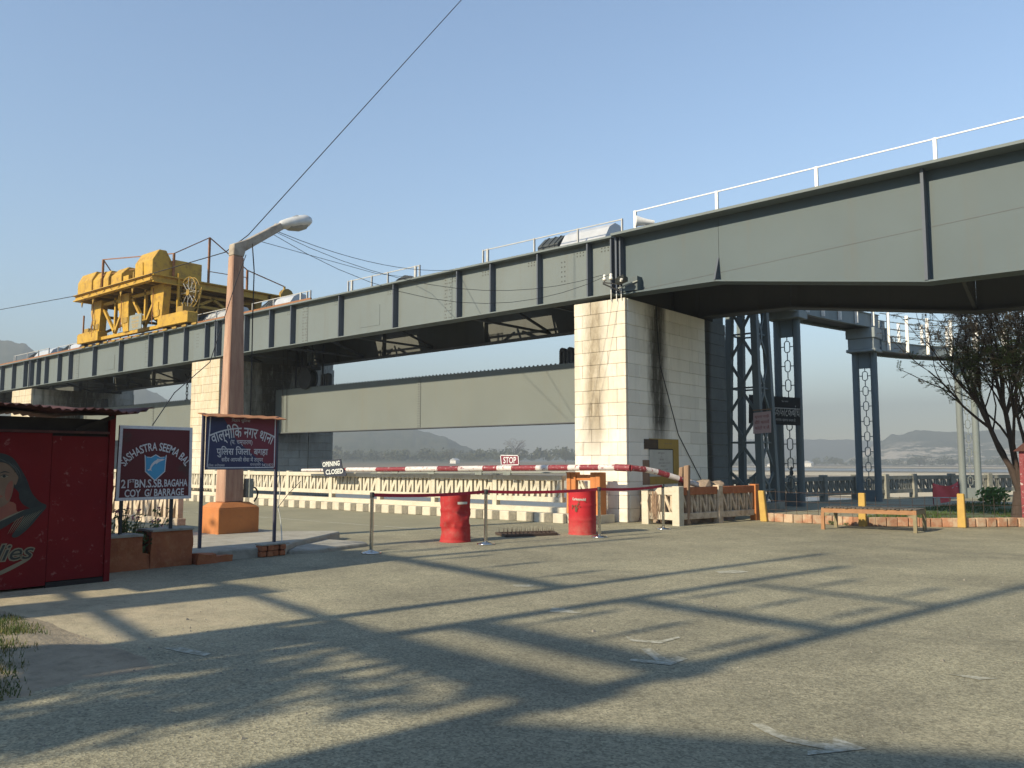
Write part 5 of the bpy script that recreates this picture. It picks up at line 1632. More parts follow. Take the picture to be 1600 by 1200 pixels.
DR = [(-10.35, 16.62, 1.335), (-10.17, 16.95, 1.30), (-10.02, 17.25, 1.24), (-9.86, 17.5, 1.16), (-9.72, 17.72, 1.08), (-9.58, 17.95, 1.0), (-9.45, 18.15, .93)]
for i in range(len(DR) - 1):
    mb = MB(); pipe(mb, DR[i], DR[i + 1], .068)
    mb.build(('red_band', 'white_band')[i % 2], M[('boom_red', 'boom_white')[i % 2]], t)
mb = MB(); mb.tube([(-19.5, 16.62, 1.13), (-16.5, 16.62, 1.165), (-13.0, 16.62, 1.20), (-12.2, 16.62, 1.215)], .022, 6); mb.build('stay_rod', M['box_grey'], t)
for x in (-18.4, -16.9, -15.1, -14.1):
    MB().box(x - .12, x + .12, 16.59, 16.65, 1.13, 1.22).build('rod_clamp', M['box_grey'], t)
t = thing('boom_support', 'two rough wooden stumps holding the boom pivot behind the balustrade', 'support post', (-9.8, 16.9, 0))
MB().hexa([(-9.92, 17.9, 0), (-9.80, 17.9, 0), (-9.80, 18.02, 0), (-9.92, 18.02, 0)], [(-9.80, 17.9, 1.34), (-9.70, 17.9, 1.36), (-9.70, 18.0, 1.36), (-9.80, 18.0, 1.34)]).build('stump', M['wood'], t, bevel=.012)
MB().hexa([(-9.58, 17.68, 0), (-9.47, 17.68, 0), (-9.47, 17.79, 0), (-9.58, 17.79, 0)], [(-9.55, 17.66, 1.38), (-9.42, 17.66, 1.40), (-9.42, 17.77, 1.40), (-9.55, 17.77, 1.38)]).build('stump', M['wood'], t, bevel=.012)
MB().tube([(-9.84, 17.85, 1.06), (-9.5, 17.72, 1.06)], .03, 8).build('pivot_pin', M['black'], t)
# STOP board and the black open / closed board
t = thing('stop_board', 'small maroon STOP board standing on top of the boom', 'sign', (-14.0, 16.56, 1.4))
pl_ = [(-14.25, 1.375), (-13.64, 1.39), (-13.665, 1.645), (-14.29, 1.655)]
MB().prism(pl_, 'y', 16.555, 16.575).build('panel', M['sign_red'], t)
mb = MB()
for i in range(4):
    a, b = Vector(pl_[i]), Vector(pl_[(i + 1) % 4])
    n_ = Vector((-(b - a).y, (b - a).x)).normalized() * .022
    mb.prism([tuple(a), tuple(b), tuple(b + n_), tuple(a + n_)], 'y', 16.549, 16.5545)
mb.build('white_border', M['sign_white'], t)
mb = MB(); put_text(mb, 'STOP', (0, 16.55, 0), (1, 0, 0), (0, 0, 1), -13.96, 1.517, .43, .17, bold=.015); mb.build('lettering', M['sign_white'], t)
MB().box(-14.0, -13.92, 16.575, 16.60, 1.28, 1.5).build('bracket', M['black'], t)
t = thing('closed_board', 'dark tilted board with hand-painted white letters hanging on the left end of the boom', 'sign', (-21.1, 16.52, 1.2))
pl_ = [(-21.60, 1.01), (-20.55, 1.02), (-20.52, 1.10), (-20.72, 1.30), (-20.80, 1.555), (-21.82, 1.50), (-21.72, 1.33)]
MB().prism(pl_, 'y', 16.50, 16.52).build('panel', M['board_navy'], t)
mb = MB()
UXc = (math.cos(.06), 0, math.sin(.06))
put_text(mb, 'OPENING', (-21.27, 16.494, 1.405), UXc, (-.06, 0, 1), 0, 0, .86, .155, bold=.025)
put_text(mb, 'CLOSED', (-21.10, 16.494, 1.165), UXc, (-.03, 0, 1), 0, 0, .86, .155, bold=.025)
mb.build('lettering', M['text_grey'], t)
MB().box(-21.2, -21.1, 16.52, 16.56, 1.15, 1.35).build('bracket', M['black'], t)

# ------------------------------------------------------------------ stanchions with red belts
st = thing('stanchion', 'x', 'stanchion', (0, 0, 0), 'polished barrier stanchions')
MB().lathe([(0.001, 0), (.16, 0), (.165, .012), (.15, .028), (.06, .045), (.035, .06), (0.001, .062)], (0, 0, 0), 28).build('base', M['chrome'], st)
MB().lathe([(.031, .06), (.031, .93)], (0, 0, 0), 18).build('tube', M['chrome'], st)
MB().lathe([(.036, .90), (.038, .91), (.038, .975), (.034, .985), (0.001, .988)], (0, 0, 0), 18).build('head', M['black'], st)
SPOS = [(-10.58, 9.05), (-10.12, 11.33), (-9.33, 13.8), (-9.36, 16.35)]
SL = ['polished stanchion nearest the camera at the left end of the red belt', 'polished stanchion between the dented drum and the spike strip', 'polished stanchion standing in front of the rusted drum', 'farthest polished stanchion, before the corner balustrade']
for i, (x, y) in enumerate(SPOS):
    if i == 0:
        st.location = (x, y, 0); st['label'] = SL[0]
    else:
        copy_tree(st, (x, y, 0), SL[i])
BL = ['red barrier belt from the left stanchion to the middle one', 'red barrier belt passing before the rusted drum', 'red barrier belt from the third stanchion to the balustrade']
for i in range(3):
    a, b = SPOS[i], SPOS[i + 1]
    mb = MB()
    n_ = 14
    dx, dy = b[0] - a[0], b[1] - a[1]
    L = math.hypot(dx, dy)
    nx_, ny_ = -dy / L * .0015, dx / L * .0015
    for k in range(n_):
        f0, f1 = (k / n_) * (1 - .07 / L) + .035 / L, ((k + 1) / n_) * (1 - .07 / L) + .035 / L
        s0_, s1_ = -.035 * 4 * f0 * (1 - f0), -.035 * 4 * f1 * (1 - f1)
        P0, P1 = (a[0] + dx * f0, a[1] + dy * f0), (a[0] + dx * f1, a[1] + dy * f1)
        z_ = .945
        mb.hexa([(P0[0] - nx_, P0[1] - ny_, z_ - .028 + s0_), (P1[0] - nx_, P1[1] - ny_, z_ - .028 + s1_), (P1[0] + nx_, P1[1] + ny_, z_ - .028 + s1_), (P0[0] + nx_, P0[1] + ny_, z_ - .028 + s0_)],
                [(P0[0] - nx_, P0[1] - ny_, z_ + .028 + s0_), (P1[0] - nx_, P1[1] - ny_, z_ + .028 + s1_), (P1[0] + nx_, P1[1] + ny_, z_ + .028 + s1_), (P0[0] + nx_, P0[1] + ny_, z_ + .028 + s0_)])
    tag(mb.build('barrier_belt', M['belt']), BL[i], 'belt', 'red barrier belts')

# ------------------------------------------------------------------ steel drums
def drum(cx, cy, r, h, dent, m, seed):
    prof = [(.0, 0.006), (r * .96, .006), (r * 1.02, 0), (r * 1.02, .018), (r, .025)]
    for z in [i / 30 for i in range(2, 29)]:
        q = 1 + (.028 if abs(z - .345) < .02 or abs(z - .665) < .02 else 0) + (.008 * math.sin(z * 90) if (z < .30 or z > .7) else 0)
        prof.append((r * q, z * h))
    prof += [(r, h - .025), (r * 1.02, h - .018), (r * 1.02, h), (r * .97, h), (r * .96, h - .02), (0.0, h - .02)]
    n = 44
    vs, fs = [], []
    for rr, z in prof:
        for k in range(n):
            a = 2 * math.pi * k / n
            q = rr
            if dent and rr > .1:
                w = math.sin(math.pi * min(1, max(0, z / h)))
                v = mnoise.noise(Vector((math.cos(a) * 1.4, math.sin(a) * 1.4, z * 3.6 + seed)))
                v2 = mnoise.noise(Vector((math.cos(a) * 3, math.sin(a) * 3, z * 7 + seed)))
                q = rr * (1 + w * (-.16 * max(0, v * 2.0) + .07 * v2) - .02 * w)
            vs.append((cx + q * math.cos(a), cy + q * math.sin(a), z))
    for i in range(len(prof) - 1):
        for k in range(n):
            k2 = (k + 1) % n
            fs.append((i * n + k, i * n + k2, (i + 1) * n + k2, (i + 1) * n + k))
    return MB().add(vs, fs, True)
t = thing('steel_drum', 'bright red dented oil drum with a small white label', 'drum', (-10.93, 11.38, 0), 'red oil drums')
o = drum(-10.93, 11.38, .285, .89, 1, 'drum_a', 2.0).build('drum_body', M['drum_a'], t)
o.modifiers.new('es', 'EDGE_SPLIT').split_angle = R(38)
def on_drum(cx, cy, r, a0, a1, z0, z1, n=8):
    mb = MB()
    for k in range(n):
        a, b = a0 + (a1 - a0) * k / n, a0 + (a1 - a0) * (k + 1) / n
        mb.add([(cx + r * math.cos(a), cy + r * math.sin(a), z0), (cx + r * math.cos(b), cy + r * math.sin(b), z0), (cx + r * math.cos(b), cy + r * math.sin(b), z1), (cx + r * math.cos(a), cy + r * math.sin(a), z1)], [(0, 1, 2, 3)])
    return mb
on_drum(-10.93, 11.38, .294, R(-38), R(2), .70, .745).build('label', M['paper'], t)
t = thing('steel_drum', 'dull red ribbed oil drum with a rust hole and white lettering beside the orange gatepost', 'drum', (-10.02, 14.2, 0), 'red oil drums')
DX, DY, DR_ = -10.02, 14.2, .285
o = drum(DX, DY, DR_, .89, 0, 'drum_b', 7).build('drum_body', M['drum_b'], t)
o.modifiers.new('es', 'EDGE_SPLIT').split_angle = R(38)
vs, fs = text_geo('Carbonmobil', 1.0, 0.0, .03)
x0, x1 = min(v[0] for v in vs), max(v[0] for v in vs)
y0, y1 = min(v[1] for v in vs), max(v[1] for v in vs)
out = []
for x, y in vs:
    a = R(-98) + (x - x0) / (x1 - x0) * R(58)
    z = .70 + (y - y0) / (y1 - y0) * .055 - (x - x0) / (x1 - x0) * .008
    out.append((DX + (DR_ + .006) * math.cos(a), DY + (DR_ + .006) * math.sin(a), z))
MB().add(out, fs).build('lettering', M['paper'], t)
mb = MB()
for k in range(16):
    a = R(-78) + rnd.gauss(0, .16)
    z = .58 + rnd.gauss(0, .035) + (a - R(-78)) * .12
    s = rnd.uniform(.012, .032)
    P = []
    for e in range(7):
        t_ = e * 2 * math.pi / 7
        aa, zz = a + s * 3.2 * math.cos(t_) * rnd.uniform(.7, 1.1), z + s * math.sin(t_) * rnd.uniform(.7, 1.1)
        rr = DR_ + .0145 + k * .0002
        P.append((DX + rr * math.cos(aa), DY + rr * math.sin(aa), zz))
    mb.add(P, [tuple(range(7))])
mb.build('rust_patch', M['rust_spot'], t)

# ------------------------------------------------------------------ spike strip
t = thing('spike_strip', 'dark steel spike strip lying on the road between the two drums', 'spike strip', (-10.8, 13.2, 0))
a, b = Vector((-10.72, 12.62, .03)), Vector((-10.25, 13.62, .03))
c, e = Vector((-11.28, 12.95, .03)), Vector((-10.62, 13.98, .03))
for p, q in ((a, b), (c, e), (a, c), (b, e)):
    MB().beam(p, q, .045, .045).build('bar', M['spike'], t)
for k in range(13):
    f = (k + .5) / 13
    p, q = c.lerp(e, f), a.lerp(b, f)
    MB().beam(p, q, .02, .02).build('cross_bar', M['spike'], t)
    for w in (.1, .5, .9):
        s0_ = p.lerp(q, w)
        MB().tube([s0_, s0_ + Vector((rnd.uniform(-.02, .02), rnd.uniform(-.02, .02), .13))], [.009, .001], 5).build('spike', M['spike'], t)

# ================================================================== THE GARDEN FENCE, BENCH AND TREE ON THE RIGHT
t = thing('garden_fence', 'low orange brick edging with yellow posts and wire mesh around the lawn', 'fence', (-6, 20.3, 0))
FP = [(-8.62, 20.15), (-6.25, 20.13), (-4.42, 21.2), (-3.0, 22.75), (-1.2, 24.9)]
soldier = chamfer_block('brick', .225, .16, .205, M['brick'], .012)
for i in range(len(FP) - 1):
    p, q = Vector((*FP[i], 0)), Vector((*FP[i + 1], 0))
    d = q - p
    n_ = int(d.length / .235)
    ang = math.atan2(d.y, d.x)
    for k in range(n_):
        s0_ = p + d * ((k + .5) / n_)
        inst('brick', soldier, t, (s0_.x + rnd.uniform(-.005, .005), s0_.y + rnd.uniform(-.008, .008), .10 + rnd.uniform(-.008, .008)), ang + rnd.uniform(-.02, .02))
for i, (x, y) in enumerate(FP):
    tp = .06 if i == 0 else .0
    MB().hexa([(x - .085, y - .18, .0), (x + .085, y - .18, 0), (x + .085, y - .05, 0), (x - .085, y - .05, 0)], [(x - .07 - tp, y - .17, .76), (x + .07 - tp, y - .17, .76), (x + .07 - tp, y - .06, .76), (x - .07 - tp, y - .06, .76)]).build('post', M['post_yellow'], t, bevel=.012)
mb = MB()
for i in range(len(FP) - 1):
    p, q = Vector((*FP[i], 0)), Vector((*FP[i + 1], 0))
    L = (q - p).length
    for z in ((.3, .52, .74) if i == 0 else (.3, .5)):
        mb.tube([p + Vector((0, -.02, z)), p.lerp(q, .5) + Vector((0, -.02, z - .02)), q + Vector((0, -.02, z))], .0055, 4, False)
    n_ = int(L / .25)
    for k in range(1, n_):
        s0_ = p.lerp(q, k / n_)
        mb.tube([s0_ + Vector((0, -.02, .2)), s0_ + Vector((0, -.02, .80 if i == 0 else .68))], .0055, 4, False)
o = mb.build('wire_mesh', M['spike'], t)
o['kind'] = 'stuff'

# slatted bench table
t = thing('bench', 'long brown wooden bench with dark slats in front of the garden fence', 'bench', (-5.75, 19.0, 0))
bx0, bx1, by0, by1, bz = -6.68, -4.80, 18.58, 19.30, .47
by = lambda x: (x - bx0) / (bx1 - bx0) * .27      # the bench stands slightly turned
for x, y, m in ((bx0 + .03, by0, 'bench_wood'), (bx1 - .03, by0, 'bench_leg'), (bx0 + .06, by1, 'bench_leg'), (bx1 - .03, by1, 'bench_leg')):
    MB().box(x - .035, x + .035, y + by(x) - .03, y + by(x) + .03, 0, bz - .1).build('leg', M[m], t)
MB().beam((bx0, by0, bz - .055), (bx1, by0 + by(bx1), bz - .055), .035, .09).build('side_rail', M['bench_wood'], t)
MB().beam((bx0, by1, bz - .055), (bx1, by1 + by(bx1), bz - .055), .035, .09).build('side_rail', M['bench_wood'], t)
MB().beam((bx0 + .02, by0, bz - .055), (bx0 + .02, by1, bz - .055), .035, .09).build('end_rail', M['bench_wood'], t)
MB().beam((bx1 - .02, by0 + .27, bz - .055), (bx1 - .02, by1 + .27, bz - .055), .035, .09).build('end_rail', M['bench_leg'], t)
slat = chamfer_block('slat', .062, .78, .022, M['bench_slat'], .004)
for k in range(24):
    x = bx0 + .04 + k * (bx1 - bx0 - .08) / 23
    inst('slat', slat, t, (x, (by0 + by1) / 2 + by(x) + rnd.uniform(-.02, .02), bz + .003 + rnd.uniform(-.002, .006)), rnd.uniform(-.02, .02))
for x, s in ((bx0 + .05, 1), (bx1 - .05, -1)):
    MB().prism([(x, bz - .1), (x + s * .16, bz - .1), (x, bz - .2)], 'y', by0 + by(x) - .012, by0 + by(x) + .012).build('brace', M['bench_leg'], t)

# mossy parapet along the river bank
t = thing('parapet', 'mossy grey river bank parapet with N openings behind the footbridge columns', 'parapet', (-10.5, 32, 0))
BK = {'post': 'conc_dark', 'rail': 'conc_dark', 'n': 'conc_dark'}
RB = [(-12.15, 24.4), (-11.25, 31.6), (-9.55, 37.2), (-6.4, 42.6)]
for i, (nb_) in enumerate((3, 3, 3)):
    parapet_run(t, RB[i], RB[i + 1], nb_, .90, BK, zb=-.02, zone=(.36, .74), per=5, post_w=.24, post_d=.24, rail=(.1, .16), depth=.08, bar=.055, ends=(i == 0, True), post_over=.07)
t = thing('parapet', 'sunlit cream river bank parapet right of the last footbridge column', 'parapet', (-2, 46, 0))
parapet_run(t, (-6.2, 42.9), (-1.4, 49.0), 3, .95, CR, zb=-.02, zone=(.36, .75), per=6, post_w=.26, post_d=.26, rail=(.1, .16), depth=.14, bar=.08, post_over=.06)
parapet_run(t, (-1.4, 49.0), (12, 60), 6, .95, CR, zb=-.02, zone=(.36, .75), per=6, post_w=.26, post_d=.26, rail=(.1, .16), depth=.14, bar=.08, post_over=.06, ends=(False, True))
# small bird on the parapet
t = thing('bird', 'small dark bird perched on the mossy river bank parapet', 'bird', (-11.55, 29.3, .97))
MB().lathe([(.001, -.02), (.05, .02), (.075, .09), (.06, .17), (.03, .22), (.045, .26), (.04, .30), (.001, .33)], (-11.55, 29.3, .97), 10).build('body', M['sack'], t)
MB().beam((-11.55, 29.3, 1.27), (-11.46, 29.28, 1.26), .02, .02).build('beak', M['sack'], t)
MB().beam((-11.56, 29.3, 1.04), (-11.72, 29.33, .93), .05, .02).build('tail', M['sack'], t)

# ------------------------------------------------------------------ lattice tower, footbridge columns and footbridge
t = thing('lattice_tower', 'dark slate-blue four-legged lattice tower with X bracing beside the near pier', 'tower', (-11.1, 24.95, 0))
TC = Vector((-11.12, 24.95, 0))
def corner(sx, sy, z):
    h = (.56 - .16 * z / 6.4)
    return TC + Vector((sx * h, sy * h, z))
for sx in (-1, 1):
    for sy in (-1, 1):
        MB().beam(corner(sx, sy, 0), corner(sx, sy, 6.42), .20, .20, (0, 1, 0)).build('leg', M['tower'], t)
lev = [0.0, 1.22, 2.92, 4.62, 6.32]
for face in ((( -1, -1), (1, -1)), ((1, -1), (1, 1)), ((1, 1), (-1, 1)), ((-1, 1), (-1, -1))):
    a, b = face
    for i in range(4):
        z0_, z1_ = lev[i], lev[i + 1]
        zm = (z0_ + z1_) / 2
        A0, A1, B0, B1 = corner(*a, z0_), corner(*a, z1_), corner(*b, z0_), corner(*b, z1_)
        c0 = (corner(*a, zm) + corner(*b, zm)) / 2
        v_ = Vector((0, 0, .14))
        for p, q in ((A0, c0 - v_), (B0, c0 - v_), (A1, c0 + v_), (B1, c0 + v_)) if a == (-1, -1) or a == (1, -1) else ():
            MB().beam(p, q, .05, .085).build('brace', M['tower'], t)
        if a == (-1, -1) or a == (1, -1):
            MB().beam(c0 - v_, c0 + v_, .07, .12, (0, 1, 0)).build('node_plate', M['tower'], t)
        MB().beam(corner(*a, zm), corner(*b, zm), .04, .05).build('strut', M['tower'], t)
MB().box(TC.x - .6, TC.x + .6, TC.y - .6, TC.y + .6, 6.42, 6.55).build('cap_plate', M['tower'], t)
MB().box(TC.x - .75, TC.x + .75, TC.y - .75, TC.y + .75, 0, .22).build('footing', M['conc_dark'], t)

def link_column(c, d, w, h, label, r, m, n_links, base_h=.42, zcap=None):
    """pair of pipes with a chain of octagonal links between them"""
    c = Vector((*c, 0)); d = Vector((*d, 0)).normalized()
    t = thing('footbridge_column', label, 'column', tuple(c), 'footbridge columns')
    for s in (-1, 1):
        p = c + d * (s * w / 2)
        MB().tube([p, p + Vector((0, 0, h))], r, 14, True).build('pipe', M[m], t)
    pn = d.cross(Vector((0, 0, 1)))
    MB().beam(c + Vector((0, 0, base_h / 2 + .0)) - d * (w / 2), c + Vector((0, 0, base_h / 2)) + d * (w / 2), .10, base_h).build('base_web', M[m], t)
    MB().beam(c + Vector((0, 0, h - .3)) - d * (w / 2 - r), c + Vector((0, 0, h - .3)) + d * (w / 2 - r), .08, .58).build('head_web', M[m], t)
    z0_, z1_ = base_h + .0, h - .59
    pitch = (z1_ - z0_) / n_links
    lw, lh = min(.09, w * .16), pitch * .29
    for k in range(n_links):
        zc = z0_ + (k + .5) * pitch
        loop = [c + d * a + Vector((0, 0, zc + b)) for a, b in ((-lw * .5, lh), (lw * .5, lh), (lw, lh * .68), (lw, -lh * .68), (lw * .5, -lh), (-lw * .5, -lh), (-lw, -lh * .68), (-lw, lh * .68))]
        mb = MB()
        for i in range(8):
            mb.beam(loop[i], loop[(i + 1) % 8], .026, .026)
        mb.build('link', M[m], t)
        for s in (-1, 1):
            MB().beam(c + d * (s * lw) + Vector((0, 0, zc)), c + d * (s * (w / 2 - r)) + Vector((0, 0, zc)), .03, .03).build('link_arm', M[m], t)
        MB().beam(c + Vector((0, 0, zc + lh)), c + Vector((0, 0, zc + pitch - lh)), .026, .026).build('link_bar', M[m], t)
    return t
t = link_column((-10.80, 27.35), (1, .05), .66, 6.25, 'dark blue-grey twin-pipe column with chain links right behind the lattice tower', .125, 'tower', 8)
MB().box(-11.35, -10.22, 27.0, 27.75, 6.25, 6.52).build('cap_beam', M['walk'], t, bevel=.02)
t = link_column((-9.84, 32.4), (1, .12), .64, 5.55, 'twin-pipe column with chain links in the middle of the footbridge, behind the bench', .125, 'tower', 8)
MB().box(-10.36, -9.30, 31.95, 32.85, 5.55, 5.66).box(-10.30, -9.36, 32.0, 32.8, 5.66, 6.06).box(-10.36, -9.30, 31.95, 32.85, 6.06, 6.44).build('cap_box', M['walk'], t, bevel=.015)
t = link_column((-7.50, 37.6), (.9, .55), .58, 5.55, 'pale twin-pipe column under the low end of the footbridge, by the tree', .13, 'pole_grey', 8)
MB().box(-7.95, -7.05, 37.2, 38.0, 5.50, 5.62).build('cap_beam', M['walk'], t, bevel=.02)

t = thing('footbridge', 'pale blue-grey footbridge stepping down and curving away to the right', 'footbridge', (-9.5, 32, 6))
def deck(pts, w, zb, zt, lab):
    pts = [Vector((*p, 0)) for p in pts]
    L, Rr = [], []
    for i, p in enumerate(pts):
        d = (pts[min(i + 1, len(pts) - 1)] - pts[max(i - 1, 0)]).normalized()
        nrm = Vector((d.y, -d.x, 0))
        L.append(p - nrm * w / 2); Rr.append(p + nrm * w / 2)
    for side in (L, Rr):
        for i in range(len(pts) - 1):
            a, b = side[i], side[i + 1]
            MB().beam((a.x, a.y, (zb + zt) / 2), (b.x, b.y, (zb + zt) / 2), .06, zt - zb).build('side_beam', M['walk'], t)
            MB().beam((a.x, a.y, zt + .011), (b.x, b.y, zt + .011), .16, .02).build('edge_flange', M['walk'], t)
            MB().beam((a.x, a.y, zb - .012), (b.x, b.y, zb - .012), .16, .02).build('edge_flange', M['walk'], t)
    for i in range(len(pts) - 1):
        a, b, c, d_ = L[i], L[i + 1], Rr[i + 1], Rr[i]
        MB().hexa([(q.x, q.y, zb + .06) for q in (a, b, c, d_)], [(q.x, q.y, zb + .12) for q in (a, b, c, d_)]).build('deck_plate', M['steel_dark'], t)
    return L, Rr
def path_pts(P, n):
    P = [Vector((*p, 0)) for p in P]
    out = []
    for i in range(len(P) - 1):
        p0, p1, p2, p3 = P[max(i - 1, 0)], P[i], P[i + 1], P[min(i + 2, len(P) - 1)]
        for j in range(n):
            u = j / n
            q = 0.5 * ((2 * p1) + (-p0 + p2) * u + (2 * p0 - 5 * p1 + 4 * p2 - p3) * u * u + (-p0 + 3 * p1 - 3 * p2 + p3) * u ** 3)
            out.append((q.x, q.y))
    out.append((P[-1].x, P[-1].y))
    return out
def rail_along(side, zb, zt, step, nw, off=0.0, out=1):
    acc = off
    tops = []
    for i in range(len(side) - 1):
        a, b = side[i], side[i + 1]
        L = (b - a).length
        while acc < L:
            p = a.lerp(b, acc / L) + Vector(((b - a).y, -(b - a).x, 0)).normalized() * .10 * out
            MB().box(p.x - .055, p.x + .055, p.y - .03, p.y + .03, zb, zt).build('rail_post', M['rail_white'], t)
            acc += step
        acc -= L
    for k in range(nw):
        z = zt - .04 - k * .28
        MB().tube([Vector((p.x, p.y, z)) for p in side], .014 if k else .02, 5, False, True).build('rail_wire', M['box_grey'], t)
A_pts = path_pts([(-11.1, 22.3), (-10.95, 25.2), (-10.78, 28.2), (-10.35, 30.6), (-9.86, 32.75)], 2)
L, Rr = deck(A_pts, 1.0, 6.47, 6.95, 'u')
rail_along(Rr, 6.5, 7.98, 1.12, 4, 1.0)
rail_along(L, 6.5, 7.98, 1.12, 4, 1.0, -1)
B_pts = path_pts([(-9.80, 32.9), (-9.0, 35.4), (-7.6, 37.7), (-5.2, 40.0), (-2.0, 41.6), (3, 42.6)], 3)
L, Rr = deck(B_pts, 1.0, 5.64, 6.0, 'l')
rail_along(Rr, 5.66, 7.1, 1.25, 4, .35)
rail_along(L, 5.66, 7.1, 1.25, 4, .35, -1)
for k in range(3):
    y = 32.95 + k * .28
    MB().box(-10.2 + k * .05, -9.3 + k * .05, y, y + .3, 6.0, 6.78 - k * .26).build('step', M['walk'], t)

# name board and pink poster
t = thing('dam_board', 'black board with large white Hindi lettering hung between tower and column', 'sign board', (-10.9, 26.4, 3.1))
MB().prism([(-11.85, 2.75), (-10.11, 2.63), (-10.08, 3.52), (-11.82, 3.72)], 'y', 26.48, 26.52).build('panel', M['board_black'], t)
UX = Vector((1, 0, -.09)).normalized()
mb = MB()
put_text(mb, 'गंडकफाटकबांध', (-10.60, 26.474, 3.13), UX, (0, 0, 1), 0, 0, 1.0, .36)
put_text(mb, 'िबहार सरकार', (-10.58, 26.474, 3.43), UX, (0, 0, 1), 0, 0, .22, .07)
put_text(mb, 'आपका स्वागत करता है', (-10.58, 26.474, 2.82), UX, (0, 0, 1), 0, 0, .66, .13)
mb.build('lettering', M['text_grey'], t)
MB().beam((-11.0, 26.5, 3.6), (-11.0, 25.5, 3.6), .04, .04).build('hanger', M['black'], t)
MB().beam((-10.2, 26.5, 3.4), (-10.4, 27.3, 3.4), .04, .04).build('hanger', M['black'], t)
t = thing('pink_poster', 'pale pink poster with rows of red writing tied to the lattice tower', 'poster', (-10.4, 24.25, 2.65))
MB().prism([(-10.72, 2.32), (-10.155, 2.35), (-10.15, 3.0), (-10.70, 2.96)], 'y', 24.26, 24.28).build('sheet', M['pink'], t)
mb = MB()
for s_, z in (('कृपया गाड़ी', 2.84), ('धीरे चलायें', 2.68), ('फोटो न लें', 2.51)):
    put_text(mb, s_, (-10.43, 24.255, z), (1, 0, .05), (0, 0, 1), 0, 0, .46, .12, bold=.005)
mb.build('lettering', M['ink_red'], t)
MB().beam((-10.72, 24.29, 3.04), (-10.14, 24.29, 3.06), .03, .03).build('batten', M['wood'], t)
MB().beam((-10.5, 24.3, 3.03), (-10.55, 24.5, 3.02), .02, .02).build('tie', M['wire'], t)

# red sagging banner on a frame
t = thing('banner_frame', 'sagging red banner on a thin red frame on the lawn', 'banner', (-7.0, 31.0, 0))
bp = [Vector((-7.28, 30.75, 0)), Vector((-6.58, 31.2, 0))]
for p in bp:
    MB().beam(p, p + Vector((0, 0, .74)), .03, .03).build('leg', M['boom_red'], t)
vs, fs = [], []
for i in range(13):
    for j in range(7):
        u, v = i / 12, j / 6
        q = bp[0].lerp(bp[1], u)
        top = .76 - .16 * 4 * u * (1 - u) * (0.6 + .4 * u) + .06 * u
        z = .26 + (top - .26) * v
        off = .05 * math.sin(u * 9 + v * 2) * v
        vs.append((q.x + off * .5, q.y - .03 - off, z))
for i in range(12):
    for j in range(6):
        a = i * 7 + j
        fs.append((a, a + 7, a + 8, a + 1))
MB().add(vs, fs, True).build('cloth', M['banner'], t, fix=False)
mb = MB()
for i in range(12):
    mb.add([tuple(Vector(vs[i * 7]) + Vector((0, -.006, .0))), tuple(Vector(vs[i * 7 + 7]) + Vector((0, -.006, .0))), tuple(Vector(vs[i * 7 + 7]) + Vector((0, -.006, .025))), tuple(Vector(vs[i * 7]) + Vector((0, -.006, .025)))], [(0, 1, 2, 3)])
for u in (1, 9, 10, 11):
    q = Vector(vs[u * 7 + 5]) + Vector((0, -.015, 0))
    leaf_cloud(mb, q, .04, .005, .04, 3, .03)
tag(mb.build('white_print', M['sign_white'], t, fix=False), kind='stuff')
mb = MB()
q = bp[0].lerp(bp[1], .25)
mb.add([(q.x, q.y, .27), (q.x + .3, q.y + .2, .27), (q.x + .28, q.y + .16, .14), (q.x + .02, q.y, .08)], [(0, 1, 2, 3)])
mb.build('loose_end', M['banner'], t, fix=False)

# leafy bush by the parapet, small weeds at the edging
def bush(name, c, r, n, s, m, label, cat='bush', z=0):
    t = thing(name, label, cat, (*c, z))
    mb = MB()
    for k in range(8):
        a = k * .785
        mb.tube([(c[0], c[1], z), (c[0] + math.cos(a) * r * .6, c[1] + math.sin(a) * r * .6, z + r * .8)], [s * .2, s * .1], 4)
    mb.build('stem', M['bark'], t)
    mb = MB()
    for k in range(7):
        a = k * .9
        leaf_cloud(mb, (c[0] + math.cos(a) * r * .45, c[1] + math.sin(a) * r * .45, z + r * .55), r * .6, r * .6, r * .5, n // 7, s)
    tag(mb.build('foliage', m, t, fix=False), kind='stuff')
    return t
bush('bush', (-5.95, 33.2), .55, 420, .075, M['leaf_bush'], 'rounded bright green bush on the lawn beside the last footbridge column')
bush('weed', (-7.55, 20.35), .16, 60, .03, M['leaf_bush'], 'yellow-green weed behind the orange edging near the corner balustrade', 'weed', .02)
bush('weed', (-6.95, 20.0), .10, 50, .022, M['leaf_green'], 'dark weed growing at the foot of the edging under the bench', 'weed')
bush('weed', (-6.6, 19.95), .07, 40, .02, M['leaf_green'], 'tiny weed at the foot of the edging beside the middle yellow post', 'weed')

# red post box shed at the right edge
t = thing('red_shrine', 'narrow dark red box with a pitched top at the right edge', 'box', (-3.2, 22.6, 0))
MB().box(-3.44, -2.7, 22.4, 23.1, .0, 1.72).build('body', M['boom_red'], t)
MB().prism([(-3.54, 1.72), (-2.58, 1.72), (-3.1, 2.1)], 'y', 22.3, 23.2).build('roof', M['roof_rust'], t)
MB().box(-3.35, -2.85, 22.38, 22.398, .5, 1.5).build('door', M['red_shed'], t)

